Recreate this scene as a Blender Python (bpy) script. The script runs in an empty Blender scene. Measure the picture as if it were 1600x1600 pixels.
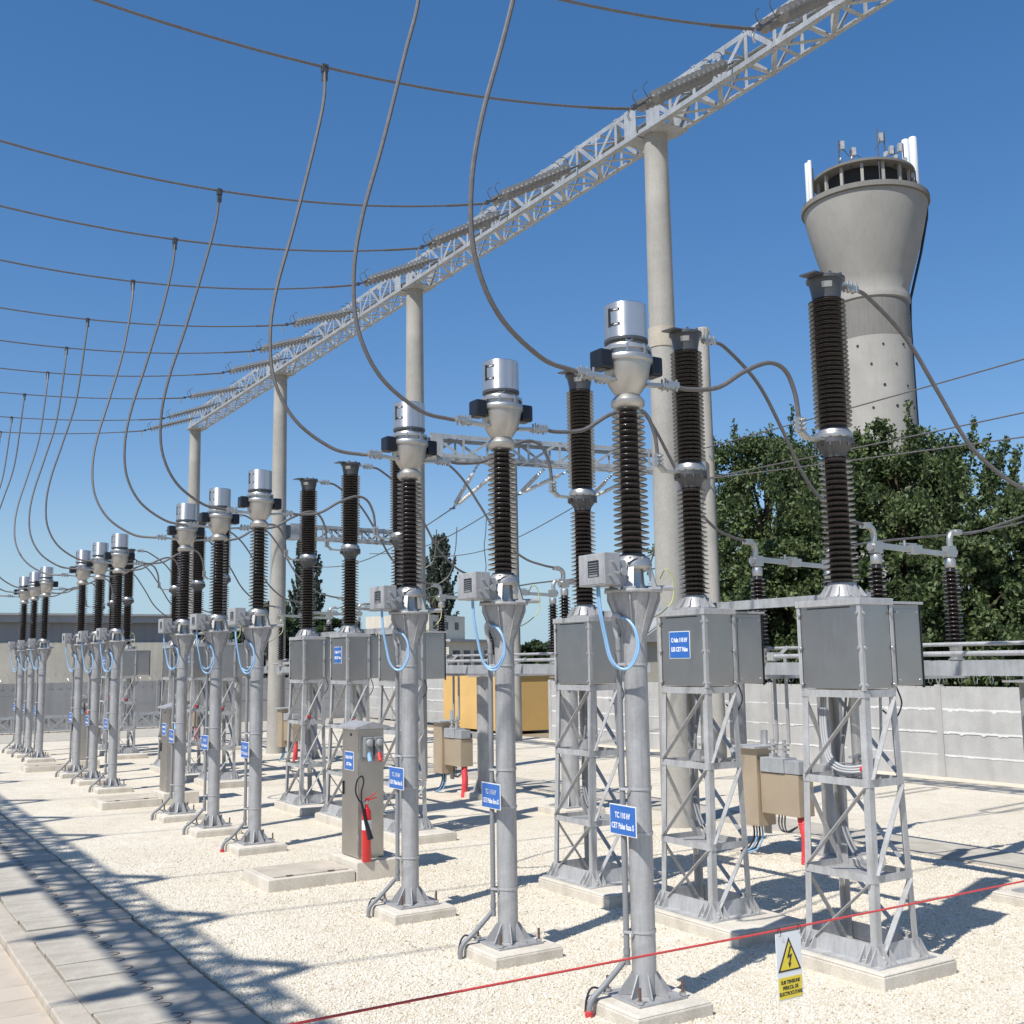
import bpy, bmesh, math, random
import numpy as np
from mathutils import Vector, Matrix
random.seed(7); rng = np.random.default_rng(7)
scene = bpy.context.scene
COL = scene.collection
R = math.radians

# ------------------------------------------------------------------ materials
def newmat(name):
    m = bpy.data.materials.new(name); m.use_nodes = True
    nt = m.node_tree; b = nt.nodes['Principled BSDF']
    return m, nt, b
def link(nt, a, b): nt.links.new(a, b)
def coords(nt, scale=1.0, kind='Object'):
    tc = nt.nodes.new('ShaderNodeTexCoord'); mp = nt.nodes.new('ShaderNodeMapping')
    mp.inputs['Scale'].default_value = scale if isinstance(scale, tuple) else (scale,)*3
    link(nt, tc.outputs[kind], mp.inputs['Vector']); return mp.outputs['Vector']
def noise(nt, vec, scale, detail=4, rough=.55, dist=0):
    n = nt.nodes.new('ShaderNodeTexNoise'); n.inputs['Scale'].default_value = scale
    n.inputs['Detail'].default_value = detail; n.inputs['Roughness'].default_value = rough
    n.inputs['Distortion'].default_value = dist
    link(nt, vec, n.inputs['Vector']); return n.outputs['Fac']
def ramp(nt, fac, stops):
    r = nt.nodes.new('ShaderNodeValToRGB'); el = r.color_ramp.elements
    while len(el) < len(stops): el.new(.5)
    for e, (p, c) in zip(el, stops):
        e.position = p; e.color = (*c, 1) if len(c) == 3 else c
    link(nt, fac, r.inputs['Fac']); return r.outputs['Color']
def bump(nt, b, h, strength=.3, dist=.01):
    bp = nt.nodes.new('ShaderNodeBump'); bp.inputs['Strength'].default_value = strength
    bp.inputs['Distance'].default_value = dist; link(nt, h, bp.inputs['Height'])
    link(nt, bp.outputs['Normal'], b.inputs['Normal'])
def sc(c, k): return tuple(min(1, x*k) for x in c)
def simple(name, col, rough=.5, metal=0., var=.12, nscale=6., bmp=0., streak=False, coat=0., kind='Object'):
    m, nt, b = newmat(name)
    v = coords(nt, (1, 1, .12) if streak else 1., kind)
    f = noise(nt, v, nscale, 6, .6)
    c = ramp(nt, f, [(.25, sc(col, 1-var)), (.5, col), (.75, sc(col, 1+var))])
    link(nt, c, b.inputs['Base Color'])
    rr = ramp(nt, f, [(.3, (max(.02, rough-.06),)*3), (.7, (min(1, rough+.08),)*3)])
    link(nt, rr, b.inputs['Roughness'])
    b.inputs['Metallic'].default_value = metal
    if coat: b.inputs['Coat Weight'].default_value = coat; b.inputs['Coat Roughness'].default_value = .08
    if bmp: bump(nt, b, noise(nt, v, nscale*4, 5), bmp, .01)
    return m

M = {}
def galv(name, col, metal=.45):
    m, nt, b = newmat(name)
    v = coords(nt)
    f = noise(nt, v, 3.2, 7, .62, .6)
    g = noise(nt, v, 38, 3)
    c = ramp(nt, f, [(.28, sc(col, .80)), (.5, col), (.66, sc(col, 1.12)), (.80, sc(col, 1.55))])
    st = noise(nt, coords(nt, (1, 1, .07)), 24, 5, .65); ru = noise(nt, v, 9, 6, .7)
    mx = nt.nodes.new('ShaderNodeMix'); mx.data_type = 'RGBA'; mx.blend_type = 'MULTIPLY'; mx.inputs[0].default_value = .5
    link(nt, c, mx.inputs[6]); link(nt, ramp(nt, g, [(.3, (.8,)*3), (.7, (1,)*3)]), mx.inputs[7])
    m2 = nt.nodes.new('ShaderNodeMix'); m2.data_type = 'RGBA'; m2.blend_type = 'MULTIPLY'; m2.inputs[0].default_value = .55
    link(nt, mx.outputs[2], m2.inputs[6]); link(nt, ramp(nt, st, [(.34, (.70, .68, .66)), (.56, (1,)*3)]), m2.inputs[7])
    m3 = nt.nodes.new('ShaderNodeMix'); m3.data_type = 'RGBA'
    link(nt, ramp(nt, ru, [(.70, (0,)*3), (.80, (.5,)*3)]), m3.inputs[0]); link(nt, m2.outputs[2], m3.inputs[6]); m3.inputs[7].default_value = (.27, .21, .16, 1)
    link(nt, m3.outputs[2], b.inputs['Base Color'])
    b.inputs['Metallic'].default_value = metal
    link(nt, ramp(nt, f, [(.3, (.42,)*3), (.8, (.62,)*3)]), b.inputs['Roughness'])
    bump(nt, b, f, .12, .006)
    return m
M['galv'] = galv('galvanised_steel', (.44, .438, .435), .28)
M['galv_light'] = galv('galvanised_angle', (.51, .507, .50), .28)
M['girder'] = galv('girder_steel', (.44, .452, .455), .25)
M['conduit'] = simple('grey_conduit', (.23, .235, .24), .5, 0, .1)
M['alu'] = simple('cast_aluminium', (.50, .485, .455), .38, .75, .1, 5)
M['bellows'] = simple('polished_aluminium', (.72, .715, .71), .40, .95, .03, 3)
M['porcelain'] = simple('brown_porcelain', (.024, .018, .016), .24, 0, .2, 3, coat=.35)
M['porcelain'].node_tree.nodes['Principled BSDF'].inputs['IOR'].default_value = 1.5
bnt = M['bellows'].node_tree; bb = bnt.nodes['Principled BSDF']; tg = bnt.nodes.new('ShaderNodeTangent'); tg.direction_type = 'RADIAL'; tg.axis = 'Z'
bb.inputs['Anisotropic'].default_value = .85; bb.inputs['Anisotropic Rotation'].default_value = .25; link(bnt, tg.outputs[0], bb.inputs['Tangent'])
M['glass_ins'] = simple('grey_insulator', (.25, .245, .235), .3, 0, .12, 4)
M['composite'] = simple('white_composite', (.62, .60, .55), .45, 0, .06)
M['black'] = simple('black_plastic', (.012, .013, .018), .35, 0, .2)
M['darkmetal'] = simple('dark_cap_metal', (.10, .10, .105), .42, .4, .2, 6)
M['cable'] = simple('aluminium_cable', (.155, .145, .14), .55, .35, .15, 20)
M['blue_cable'] = simple('blue_sheath', (.25, .44, .65), .4, 0, .12, 5)
M['white_cable'] = simple('pale_sheath', (.42, .42, .42), .4, 0, .08, 5)
M['black_cable'] = simple('black_sheath', (.02, .02, .024), .45, 0, .1, 5)
M['earth'] = simple('yellow_green_wire', (.52, .53, .22), .45, 0, .15, 8)
M['red_pipe'] = simple('red_corrugated_pipe', (.62, .055, .06), .42, 0, .12, 8)
M['rope'] = simple('red_rope_plastic', (.58, .065, .06), .5, 0, .15, 30)
M['red_paint'] = simple('red_gloss_paint', (.60, .018, .02), .22, 0, .05, 4, coat=.4)
M['bolt'] = simple('rusty_bolt', (.17, .11, .08), .6, .5, .3, 20)
M['zinc'] = simple('zinc_fastener', (.55, .55, .55), .35, .8, .1, 9)
M['white'] = simple('white_plastic', (.78, .79, .78), .45, 0, .03)
M['sign_blue'] = simple('blue_sign_face', (.030, .14, .46), .35, 0, .05)
M['sign_white'] = simple('white_letter', (.82, .83, .85), .5, 0, .02)
M['yellow'] = simple('yellow_sign', (.80, .62, .05), .42, 0, .05)
M['ink'] = simple('black_ink', (.018, .018, .018), .5, 0, .05)
M['rust'] = simple('rusty_steel', (.20, .13, .09), .75, .2, .3, 8)

def stainless(name, col, rough):
    m, nt, b = newmat(name)
    v = coords(nt, (1, 1, .06)); f = noise(nt, v, 55, 4, .7); g = noise(nt, coords(nt), 2.2, 4)
    link(nt, ramp(nt, g, [(.3, sc(col, .9)), (.7, sc(col, 1.08))]), b.inputs['Base Color'])
    link(nt, ramp(nt, f, [(.25, (rough-.07,)*3), (.75, (rough+.1,)*3)]), b.inputs['Roughness'])
    b.inputs['Metallic'].default_value = 1.; bump(nt, b, g, .05, .02)
    return m
M['stainless'] = stainless('brushed_stainless', (.52, .495, .46), .33)
M['cabinet'] = stainless('cabinet_sheet', (.46, .445, .425), .36)

def concrete(name, col, var=.16, nscale=2.5, bmp=.35, speck=.35, streak=.3):
    m, nt, b = newmat(name)
    v = coords(nt, 1., 'Object')
    f = noise(nt, v, nscale, 8, .62); g = noise(nt, v, 60, 3, .6); s = noise(nt, coords(nt, (1, 1, .1)), 5, 4)
    c = ramp(nt, f, [(.25, sc(col, 1-var)), (.5, col), (.75, sc(col, 1+var))])
    mx = nt.nodes.new('ShaderNodeMix'); mx.data_type = 'RGBA'; mx.blend_type = 'MULTIPLY'; mx.inputs[0].default_value = speck
    link(nt, c, mx.inputs[6]); link(nt, ramp(nt, g, [(.35, (.55, .53, .5)), (.6, (1,)*3)]), mx.inputs[7])
    mx2 = nt.nodes.new('ShaderNodeMix'); mx2.data_type = 'RGBA'; mx2.blend_type = 'MULTIPLY'; mx2.inputs[0].default_value = streak
    link(nt, mx.outputs[2], mx2.inputs[6]); link(nt, ramp(nt, s, [(.35, (.7, .68, .64)), (.6, (1,)*3)]), mx2.inputs[7])
    link(nt, mx2.outputs[2], b.inputs['Base Color']); b.inputs['Roughness'].default_value = .9
    b.inputs['Specular IOR Level'].default_value = .25
    bump(nt, b, g, bmp, .008)
    return m
M['concrete'] = concrete('footing_concrete', (.64, .585, .495))
M['pole_concrete'] = concrete('pole_concrete', (.41, .39, .35), .20, 1.2, .25, .35)
M['slab_concrete'] = concrete('cover_slab_concrete', (.49, .445, .37), .20, 3., .4, .3)
M['kerb'] = concrete('kerb_concrete', (.52, .46, .375), .16, 3)
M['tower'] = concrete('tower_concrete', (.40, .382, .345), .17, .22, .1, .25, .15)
M['tower_dark'] = concrete('tower_band_concrete', (.24, .23, .21), .15, .3, .1, .2)
M['fence'] = concrete('fence_panel', (.48, .47, .45), .14, 1.6, .25, .25)
M['mortar'] = concrete('white_mortar', (.74, .73, .70), .08, 8, .5, .1)
M['plaster'] = concrete('old_plaster', (.66, .61, .50), .13, .5, .2, .15)
M['greywall_and_fence_shade'] = concrete('grey_render_and_fence_shade', (.34, .335, .325), .12, .4, .2, .15)  # upper wall render; also the painted shade of the far left fence
M['roofing'] = simple('grey_roof_sheet', (.38, .38, .375), .7, 0, .15, 2)
M['yellow_wall'] = simple('ochre_render', (.66, .42, .15), .85, 0, .07, 1.5, .1)
M['tan'] = stainless('gravel_reflection_stainless', (.50, .40, .285), .42); M['tan'].node_tree.nodes['Principled BSDF'].inputs['Metallic'].default_value = .35  # stainless boxes; the gravel's reflection is put into the tan base colour
M['dark'] = simple('dark_recess', (.03, .03, .03), .8, 0, .2)
M['window'] = simple('window_glass', (.03, .035, .04), .12, 0, .2)
M['bark'] = simple('bark', (.10, .075, .055), .9, 0, .3, 9, .5)

def gravel_mat():
    m, nt, b = newmat('white_gravel')
    v = coords(nt)
    def vor(s, feature='F1', out='Color'):
        n = nt.nodes.new('ShaderNodeTexVoronoi'); n.inputs['Scale'].default_value = s; n.feature = feature
        link(nt, v, n.inputs['Vector']); return n.outputs[out]
    cell = vor(72.); d = vor(72., 'F1', 'Distance')
    sep = nt.nodes.new('ShaderNodeSeparateColor'); link(nt, cell, sep.inputs[0])
    c = ramp(nt, sep.outputs[0], [(0, (.47, .395, .29)), (.15, (.65, .575, .45)), (.6, (.72, .65, .525)), (1, (.77, .73, .645))])
    big = noise(nt, v, .5, 5, .6)
    mx = nt.nodes.new('ShaderNodeMix'); mx.data_type = 'RGBA'; mx.blend_type = 'MULTIPLY'; mx.inputs[0].default_value = .5
    link(nt, c, mx.inputs[6]); link(nt, ramp(nt, big, [(.3, (.80, .75, .67)), (.65, (1,)*3)]), mx.inputs[7])
    md = noise(nt, v, 3.3, 6, .7); sp = vor(9., 'F1', 'Color'); se = nt.nodes.new('ShaderNodeSeparateColor'); link(nt, sp, se.inputs[0])
    m2 = nt.nodes.new('ShaderNodeMix'); m2.data_type = 'RGBA'; m2.blend_type = 'MULTIPLY'; m2.inputs[0].default_value = .6
    link(nt, mx.outputs[2], m2.inputs[6]); link(nt, ramp(nt, md, [(.30, (.80, .75, .66)), (.52, (1,)*3)]), m2.inputs[7])
    link(nt, m2.outputs[2], b.inputs['Base Color']); b.inputs['Roughness'].default_value = .85
    b.inputs['Specular IOR Level'].default_value = .2
    inv = nt.nodes.new('ShaderNodeMath'); inv.operation = 'SUBTRACT'; inv.inputs[0].default_value = 1.; link(nt, d, inv.inputs[1])
    bump(nt, b, inv.outputs[0], .55, .010)
    return m
M['gravel'] = gravel_mat()
def stone_mat():
    m, nt, b = newmat('loose_stone')
    g = nt.nodes.new('ShaderNodeNewGeometry')
    c = ramp(nt, g.outputs['Random Per Island'], [(0, (.32, .265, .20)), (.04, (.45, .385, .285)), (.10, (.59, .52, .405)), (.5, (.70, .635, .515)), (1, (.77, .73, .645))])
    link(nt, c, b.inputs['Base Color']); b.inputs['Roughness'].default_value = .85
    b.inputs['Specular IOR Level'].default_value = .2
    return m
M['stone'] = stone_mat()
def paving_mat():
    m, nt, b = newmat('sandy_pavers')
    v = coords(nt)
    br = nt.nodes.new('ShaderNodeTexBrick'); br.inputs['Scale'].default_value = 1.
    br.inputs['Brick Width'].default_value = .42; br.inputs['Row Height'].default_value = .42; br.inputs['Mortar Size'].default_value = .012
    br.inputs['Color1'].default_value = (.47, .39, .30, 1); br.inputs['Color2'].default_value = (.52, .44, .345, 1); br.inputs['Mortar'].default_value = (.36, .30, .23, 1)
    link(nt, v, br.inputs['Vector'])
    f = noise(nt, v, 1.6, 7, .65)
    mx = nt.nodes.new('ShaderNodeMix'); mx.data_type = 'RGBA'
    link(nt, ramp(nt, f, [(.42, (0,)*3), (.62, (1,)*3)]), mx.inputs[0])
    link(nt, br.outputs['Color'], mx.inputs[6]); mx.inputs[7].default_value = (.53, .45, .36, 1)
    link(nt, mx.outputs[2], b.inputs['Base Color']); b.inputs['Roughness'].default_value = .9
    bump(nt, b, br.outputs['Fac'], -.25, .008)
    return m
M['paving'] = paving_mat()
M['soil'] = simple('dry_soil', (.26, .21, .14), .95, 0, .25, .3)
def leaf_mat(name, c0, c1, trans=.25):
    m, nt, b = newmat(name)
    g = nt.nodes.new('ShaderNodeNewGeometry')
    c = ramp(nt, g.outputs['Random Per Island'], [(0, c0), (.55, tuple((a+d)/2 for a, d in zip(c0, c1))), (1, c1)])
    link(nt, c, b.inputs['Base Color']); b.inputs['Roughness'].default_value = .5; b.inputs['Specular IOR Level'].default_value = .35
    tr = nt.nodes.new('ShaderNodeBsdfTranslucent'); link(nt, c, tr.inputs['Color'])
    mx = nt.nodes.new('ShaderNodeMixShader'); mx.inputs[0].default_value = trans
    link(nt, b.outputs[0], mx.inputs[1]); link(nt, tr.outputs[0], mx.inputs[2])
    link(nt, mx.outputs[0], nt.nodes['Material Output'].inputs['Surface'])
    return m
M['leaf'] = leaf_mat('walnut_leaf', (.024, .044, .016), (.185, .24, .09), .34)
M['leaf_haze'] = leaf_mat('hazed_poplar_leaf', (.045, .06, .045), (.10, .125, .085))  # grey mixed into the green as painted distance haze
M['leaf_far'] = leaf_mat('far_leaf', (.022, .04, .016), (.065, .10, .035))

# ------------------------------------------------------------------ mesh builder
class MB:
    def __init__(s): s.v = []; s.f = []
    def add(s, vs, fs):
        o = len(s.v); s.v += [tuple(p) for p in vs]; s.f += [tuple(i+o for i in f) for f in fs]; return s
    def box(s, c, d, rz=0., rot=None):
        hx, hy, hz = d[0]/2, d[1]/2, d[2]/2
        vs = [Vector((x, y, z)) for x in (-hx, hx) for y in (-hy, hy) for z in (-hz, hz)]
        m = rot if rot is not None else (Matrix.Rotation(rz, 3, 'Z') if rz else None)
        if m is not None: vs = [m @ p for p in vs]
        vs = [p + Vector(c) for p in vs]
        return s.add(vs, [(0, 1, 3, 2), (4, 6, 7, 5), (0, 4, 5, 1), (2, 3, 7, 6), (0, 2, 6, 4), (1, 5, 7, 3)])
    def frustum(s, z0, z1, b, t, c=(0, 0)):
        vs = [(c[0]+sx*b[0]/2, c[1]+sy*b[1]/2, z0) for sx, sy in ((-1, -1), (1, -1), (1, 1), (-1, 1))] + \
             [(c[0]+sx*t[0]/2, c[1]+sy*t[1]/2, z1) for sx, sy in ((-1, -1), (1, -1), (1, 1), (-1, 1))]
        return s.add(vs, [(3, 2, 1, 0), (4, 5, 6, 7), (0, 1, 5, 4), (1, 2, 6, 5), (2, 3, 7, 6), (3, 0, 4, 7)])
    def bar(s, p, q, w, h, up=(0, 0, 1)):
        p, q = Vector(p), Vector(q); d = (q-p)
        L = d.length
        if L < 1e-6: return s
        d /= L; u = Vector(up)
        if abs(d.dot(u)) > .97: u = Vector((0, 1, 0)) if abs(d.y) < .9 else Vector((1, 0, 0))
        a = d.cross(u).normalized(); b = a.cross(d).normalized()
        vs = []
        for e in (p, q):
            for i, j in ((-1, -1), (1, -1), (1, 1), (-1, 1)): vs.append(e + a*(i*w/2) + b*(j*h/2))
        return s.add(vs, [(3, 2, 1, 0), (4, 5, 6, 7), (0, 1, 5, 4), (1, 2, 6, 5), (2, 3, 7, 6), (3, 0, 4, 7)])
    def angle(s, p, q, w, t, sx, sy):
        # L profile along p-q, corner at p,q; legs run along +-x and +-y
        p, q = Vector(p), Vector(q)
        pr = [(0, 0), (sx*w, 0), (sx*w, sy*t), (sx*t, sy*t), (sx*t, sy*w), (0, sy*w)]
        if sx*sy < 0: pr = pr[::-1]
        vs = [e + Vector((a, b, 0)) for e in (p, q) for a, b in pr]
        fs = [(i, (i+1) % 6, 6+(i+1) % 6, 6+i) for i in range(6)] + [(5, 4, 3, 2, 1, 0), (6, 7, 8, 9, 10, 11)]
        return s.add(vs, fs)
    def cyl(s, p, q, r0, r1=None, n=16, cap=True):
        r1 = r0 if r1 is None else r1; return s.tube([p, q], [r0, r1], n, cap)
    def tube(s, pts, r, n=8, cap=True):
        pts = [Vector(p) for p in pts]; k = len(pts)
        rs = r if isinstance(r, (list, tuple)) else [r]*k
        t = (pts[1]-pts[0]).normalized(); u = Vector((0, 0, 1)) if abs(t.z) < .9 else Vector((1, 0, 0))
        a = t.cross(u).normalized(); vs = []
        for i in range(k):
            t = (pts[min(i+1, k-1)]-pts[max(i-1, 0)]).normalized()
            a = (a - t*a.dot(t)).normalized(); b = t.cross(a)
            for j in range(n):
                th = 2*math.pi*j/n; vs.append(pts[i] + (a*math.cos(th)+b*math.sin(th))*rs[i])
        fs = [(i*n+j, i*n+(j+1) % n, (i+1)*n+(j+1) % n, (i+1)*n+j) for i in range(k-1) for j in range(n)]
        if cap: fs += [tuple(range(n-1, -1, -1)), tuple(range((k-1)*n, k*n))]
        return s.add(vs, fs)
    def lathe(s, prof, n=24, c=(0, 0, 0), axis=None, cap=True):
        # prof: (radius, height) from bottom to top
        c = Vector(c); m = Matrix.Identity(3)
        if axis is not None: m = Vector((0, 0, 1)).rotation_difference(Vector(axis)).to_matrix()
        vs = [c + m @ Vector((r*math.cos(2*math.pi*j/n), r*math.sin(2*math.pi*j/n), h)) for r, h in prof for j in range(n)]
        k = len(prof)
        fs = [(i*n+j, i*n+(j+1) % n, (i+1)*n+(j+1) % n, (i+1)*n+j) for i in range(k-1) for j in range(n)]
        if cap: fs += [tuple(range(n-1, -1, -1)), tuple(range((k-1)*n, k*n))]
        return s.add(vs, fs)
    def prism(s, pts, d):
        # pts: planar polygon (3D), d: extrusion vector
        d = Vector(d); pts = [Vector(p) for p in pts]; n = len(pts)
        vs = pts + [p+d for p in pts]
        return s.add(vs, [tuple(range(n-1, -1, -1)), tuple(range(n, 2*n))] + [(i, (i+1) % n, n+(i+1) % n, n+i) for i in range(n)])
    def mesh(s, name, mat, smooth=35, fix=True):
        me = bpy.data.meshes.new(name); me.from_pydata(s.v, [], s.f)
        if fix:
            bm = bmesh.new(); bm.from_mesh(me); bmesh.ops.recalc_face_normals(bm, faces=bm.faces); bm.to_mesh(me); bm.free()
        me.materials.append(mat)
        if smooth:
            me.polygons.foreach_set('use_smooth', [True]*len(me.polygons)); me.set_sharp_from_angle(angle=R(smooth))
        me.update(); return me
    def build(s, name, mat, parent=None, smooth=35, bevel=0.):
        return obj(name, s.mesh(name, M[mat] if isinstance(mat, str) else mat, smooth), parent, bevel=bevel)

def obj(name, me, parent=None, loc=(0, 0, 0), rz=0., bevel=0.):
    o = bpy.data.objects.new(name, me); COL.objects.link(o); o.location = loc; o.rotation_euler = (0, 0, rz)
    if parent is not None: o.parent = parent
    if bevel:
        b = o.modifiers.new('edge', 'BEVEL'); b.width = bevel; b.segments = 2; b.limit_method = 'ANGLE'; b.angle_limit = R(50)
    return o
def tag(o, label=None, cat=None, group=None, kind=None):
    for k, v in (('label', label), ('category', cat), ('group', group), ('kind', kind)):
        if v: o[k] = v
    return o
def thing(name, label, cat, loc=(0, 0, 0), rz=0., group=None):
    o = bpy.data.objects.new(name, None); COL.objects.link(o); o.location = loc; o.rotation_euler = (0, 0, rz)
    o.empty_display_size = .1
    return tag(o, label, cat, group)
KIDS = {}
def copy_tree(o, parent=None):
    c = o.copy(); COL.objects.link(c)
    if parent is not None: c.parent = parent
    for ch in [x for x in o.children]: copy_tree(ch, c)
    return c
def spline(pts, n=8):
    # Catmull-Rom through the points
    P = [Vector(p) for p in pts]; P = [2*P[0]-P[1]] + P + [2*P[-1]-P[-2]]; out = []
    for i in range(1, len(P)-2):
        for k in range(n):
            t = k/n; a, b, c, d = P[i-1], P[i], P[i+1], P[i+2]
            out.append(.5*((2*b) + (c-a)*t + (2*a-5*b+4*c-d)*t*t + (3*b-a-3*c+d)*t**3))
    out.append(P[-2]); return out
_txt = {}
def text_mesh(body, size, name='lettering', mat='sign_white', align='CENTER', spacing=1., bold=.0):
    cu = bpy.data.curves.new('lettering', 'FONT'); cu.body = body; cu.size = size; cu.align_x = align; cu.align_y = 'CENTER'
    cu.space_line = spacing; cu.extrude = .0007; cu.offset = bold
    t = bpy.data.objects.new('lettering', cu); COL.objects.link(t)
    dg = bpy.context.evaluated_depsgraph_get(); dg.update()
    me = bpy.data.meshes.new_from_object(t.evaluated_get(dg)); bpy.data.objects.remove(t); bpy.data.curves.remove(cu)
    me.materials.clear(); me.materials.append(M[mat]); return me
def lettering(body, size, parent, loc, facing='-Y', mat='sign_white', sx=1., spacing=1.3, bold=.0, name='lettering'):
    rot = {'-Y': (R(90), 0, 0), '+X': (R(90), 0, R(90)), '+Y': (R(90), 0, R(180))}[facing]
    lines = body.split('\n'); n = len(lines)
    for i, ln in enumerate(lines):
        o = obj(name, text_mesh(ln, size, name, mat, bold=bold), parent, (loc[0], loc[1], loc[2]+((n-1)/2-i)*size*spacing))
        o.rotation_euler = rot; o.scale = (sx, 1, 1)
    return o

def sheds(z0, z1, n, core0, core1, R0, R1, alt=.0, t=1.):
    """profile of a ribbed porcelain column"""
    pr = [(core0*1.02, z0)]; dz = (z1-z0)/n
    for i in range(n):
        f = (i+.5)/n; c = core0+(core1-core0)*f; r = R0+(R1-R0)*f
        if alt and i % 2: r -= alt
        z = z0 + dz*(i+.5)
        pr += [(c, z-dz*.30), (c*1.03, z-dz*.10), (c+(r-c)*.45, z-dz*.10), (r*.97, z-dz*.24*t), (r*.995, z-dz*.25*t), (r, z-dz*.17*t), (r*.98, z-dz*.10*t), (c+(r-c)*.25, z+dz*.22), (c*1.03, z+dz*.38)]
    pr.append((core1, z1)); return pr

# ------------------------------------------------------------------ camera, sun, sky
CAM = (0, 0, 2.5); F = 1717.405; PITCH = .134083; ROLL = -.014683; YAW = .560530
fw0 = Vector((-math.cos(YAW), math.sin(YAW), 0)); rt = Vector((math.sin(YAW), math.cos(YAW), 0)); up = Vector((0, 0, 1))
fw = fw0*math.cos(PITCH) + up*math.sin(PITCH); uu = up*math.cos(PITCH) - fw0*math.sin(PITCH)
r2 = rt*math.cos(ROLL) + uu*math.sin(ROLL); u2 = -rt*math.sin(ROLL) + uu*math.cos(ROLL)
cd = bpy.data.cameras.new('camera'); cam = bpy.data.objects.new('camera', cd); COL.objects.link(cam)
cd.sensor_width = 36; cd.lens = 36*F/1600; cd.clip_start = .05; cd.clip_end = 3000
mw = Matrix((r2, u2, -fw)).transposed().to_4x4(); mw.translation = Vector(CAM); cam.matrix_world = mw
scene.camera = cam

SUN_AZ, SUN_EL = R(-69), R(54)
sd = Vector((math.cos(SUN_AZ)*math.cos(SUN_EL), math.sin(SUN_AZ)*math.cos(SUN_EL), math.sin(SUN_EL)))
sl = bpy.data.lights.new('sun', 'SUN'); so = bpy.data.objects.new('sun', sl); COL.objects.link(so)
sl.energy = 3.75; sl.angle = R(.53); sl.color = (1, .975, .93)
so.rotation_euler = sd.to_track_quat('Z', 'Y').to_euler(); so.location = sd*60
w = bpy.data.worlds.new('World'); scene.world = w; w.use_nodes = True
wn = w.node_tree; sky = wn.nodes.new('ShaderNodeTexSky'); sky.sky_type = 'NISHITA'; sky.sun_disc = False
sky.sun_elevation = SUN_EL; sky.sun_rotation = math.atan2(sd.x, sd.y); sky.altitude = 50; sky.air_density = 1.0; sky.dust_density = .25; sky.ozone_density = 5.
SKY = (1.27, .77, .130)
bg = wn.nodes['Background']; 
hs = wn.nodes.new('ShaderNodeHueSaturation'); hs.inputs['Saturation'].default_value = SKY[0]; hs.inputs['Hue'].default_value = .509; link(wn, sky.outputs[0], hs.inputs['Color'])
gm = wn.nodes.new('ShaderNodeGamma'); gm.inputs['Gamma'].default_value = SKY[1]; link(wn, hs.outputs[0], gm.inputs['Color'])
wtc = wn.nodes.new('ShaderNodeTexCoord'); wsp = wn.nodes.new('ShaderNodeSeparateXYZ'); link(wn, wtc.outputs['Generated'], wsp.inputs[0])
wmr = wn.nodes.new('ShaderNodeMapRange'); wmr.interpolation_type = 'SMOOTHSTEP'
for k_, v_ in (('From Min', 0.), ('From Max', .17), ('To Min', .85), ('To Max', 0.)): wmr.inputs[k_].default_value = v_
link(wn, wsp.outputs['Z'], wmr.inputs['Value'])
wmx = wn.nodes.new('ShaderNodeMix'); wmx.data_type = 'RGBA'; link(wn, wmr.outputs[0], wmx.inputs[0]); link(wn, gm.outputs[0], wmx.inputs[6]); wmx.inputs[7].default_value = (2.05, 3.1, 3.95, 1)
link(wn, wmx.outputs[2], bg.inputs['Color']); bg.inputs['Strength'].default_value = SKY[2]
vs = scene.view_settings; vs.view_transform = 'Standard'; vs.look = 'None'; vs.exposure = .5; vs.gamma = 1.
vs.use_curve_mapping = False

# ------------------------------------------------------------------ ground
def sheet(name, x0, x1, y0, y1, z, mat):
    me = bpy.data.meshes.new(name); me.from_pydata([(x0, y0, z), (x1, y0, z), (x1, y1, z), (x0, y1, z)], [], [(0, 1, 2, 3)])
    me.materials.append(M[mat]); return tag(obj(name, me), kind='structure')
sheet('ground', -1500, 1500, -1500, 1500, -.12, 'soil')
MB().box((-16, 11.4, -.055), (64, 17.1, .11)).build('gravel_bed', 'gravel', smooth=0)['kind'] = 'structure'
MB().box((-16, -9, -.09), (64, 21.2, .06)).build('pavement', 'paving', smooth=0)['kind'] = 'structure'
kb = MB()
for i in range(50):
    kb.box((-24.6+i*1.0, 1.715+random.uniform(-.005, .005), -.06), (.988, .22, .12))
kb.build('kerb', 'kerb', smooth=0, bevel=.012)['kind'] = 'structure'
MB().box((-28, 12.35, -.03), (46, .95, .10)).build('path', 'slab_concrete', smooth=0)['kind'] = 'structure'

# trench cover slabs with lifting hooks
def trench_cover():
    t = thing('trench_cover', 'worn concrete cable trench cover slab with two rusty lifting loops beside the white gravel', 'cover slab', group='concrete slabs covering the cable trench')
    MB().box((0, 0, -.04), (.483, .98, .08)).build('slab', 'slab_concrete', t, 0, .008)
    for s in (-1, 1):
        MB().tube(spline([(s*.15-.05, -.05, -.006), (s*.15-.052, .0, .001), (s*.15-.02, .045, .002), (s*.15+.02, .045, .002), (s*.15+.052, .0, .001), (s*.15+.05, -.05, -.006)], 4), .0042, 6).build('lifting_loop', 'bolt', t)
    return t
tc0 = trench_cover()
for i in range(36):
    o = tc0 if i == 0 else copy_tree(tc0)
    o.location = (-5.05-.5*i+random.uniform(-.006, .006), 2.33+random.uniform(-.012, .012), random.uniform(-.012, .006))
    o.rotation_euler = (random.uniform(-.006, .006), random.uniform(-.01, .01), random.uniform(-.012, .012))

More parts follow.
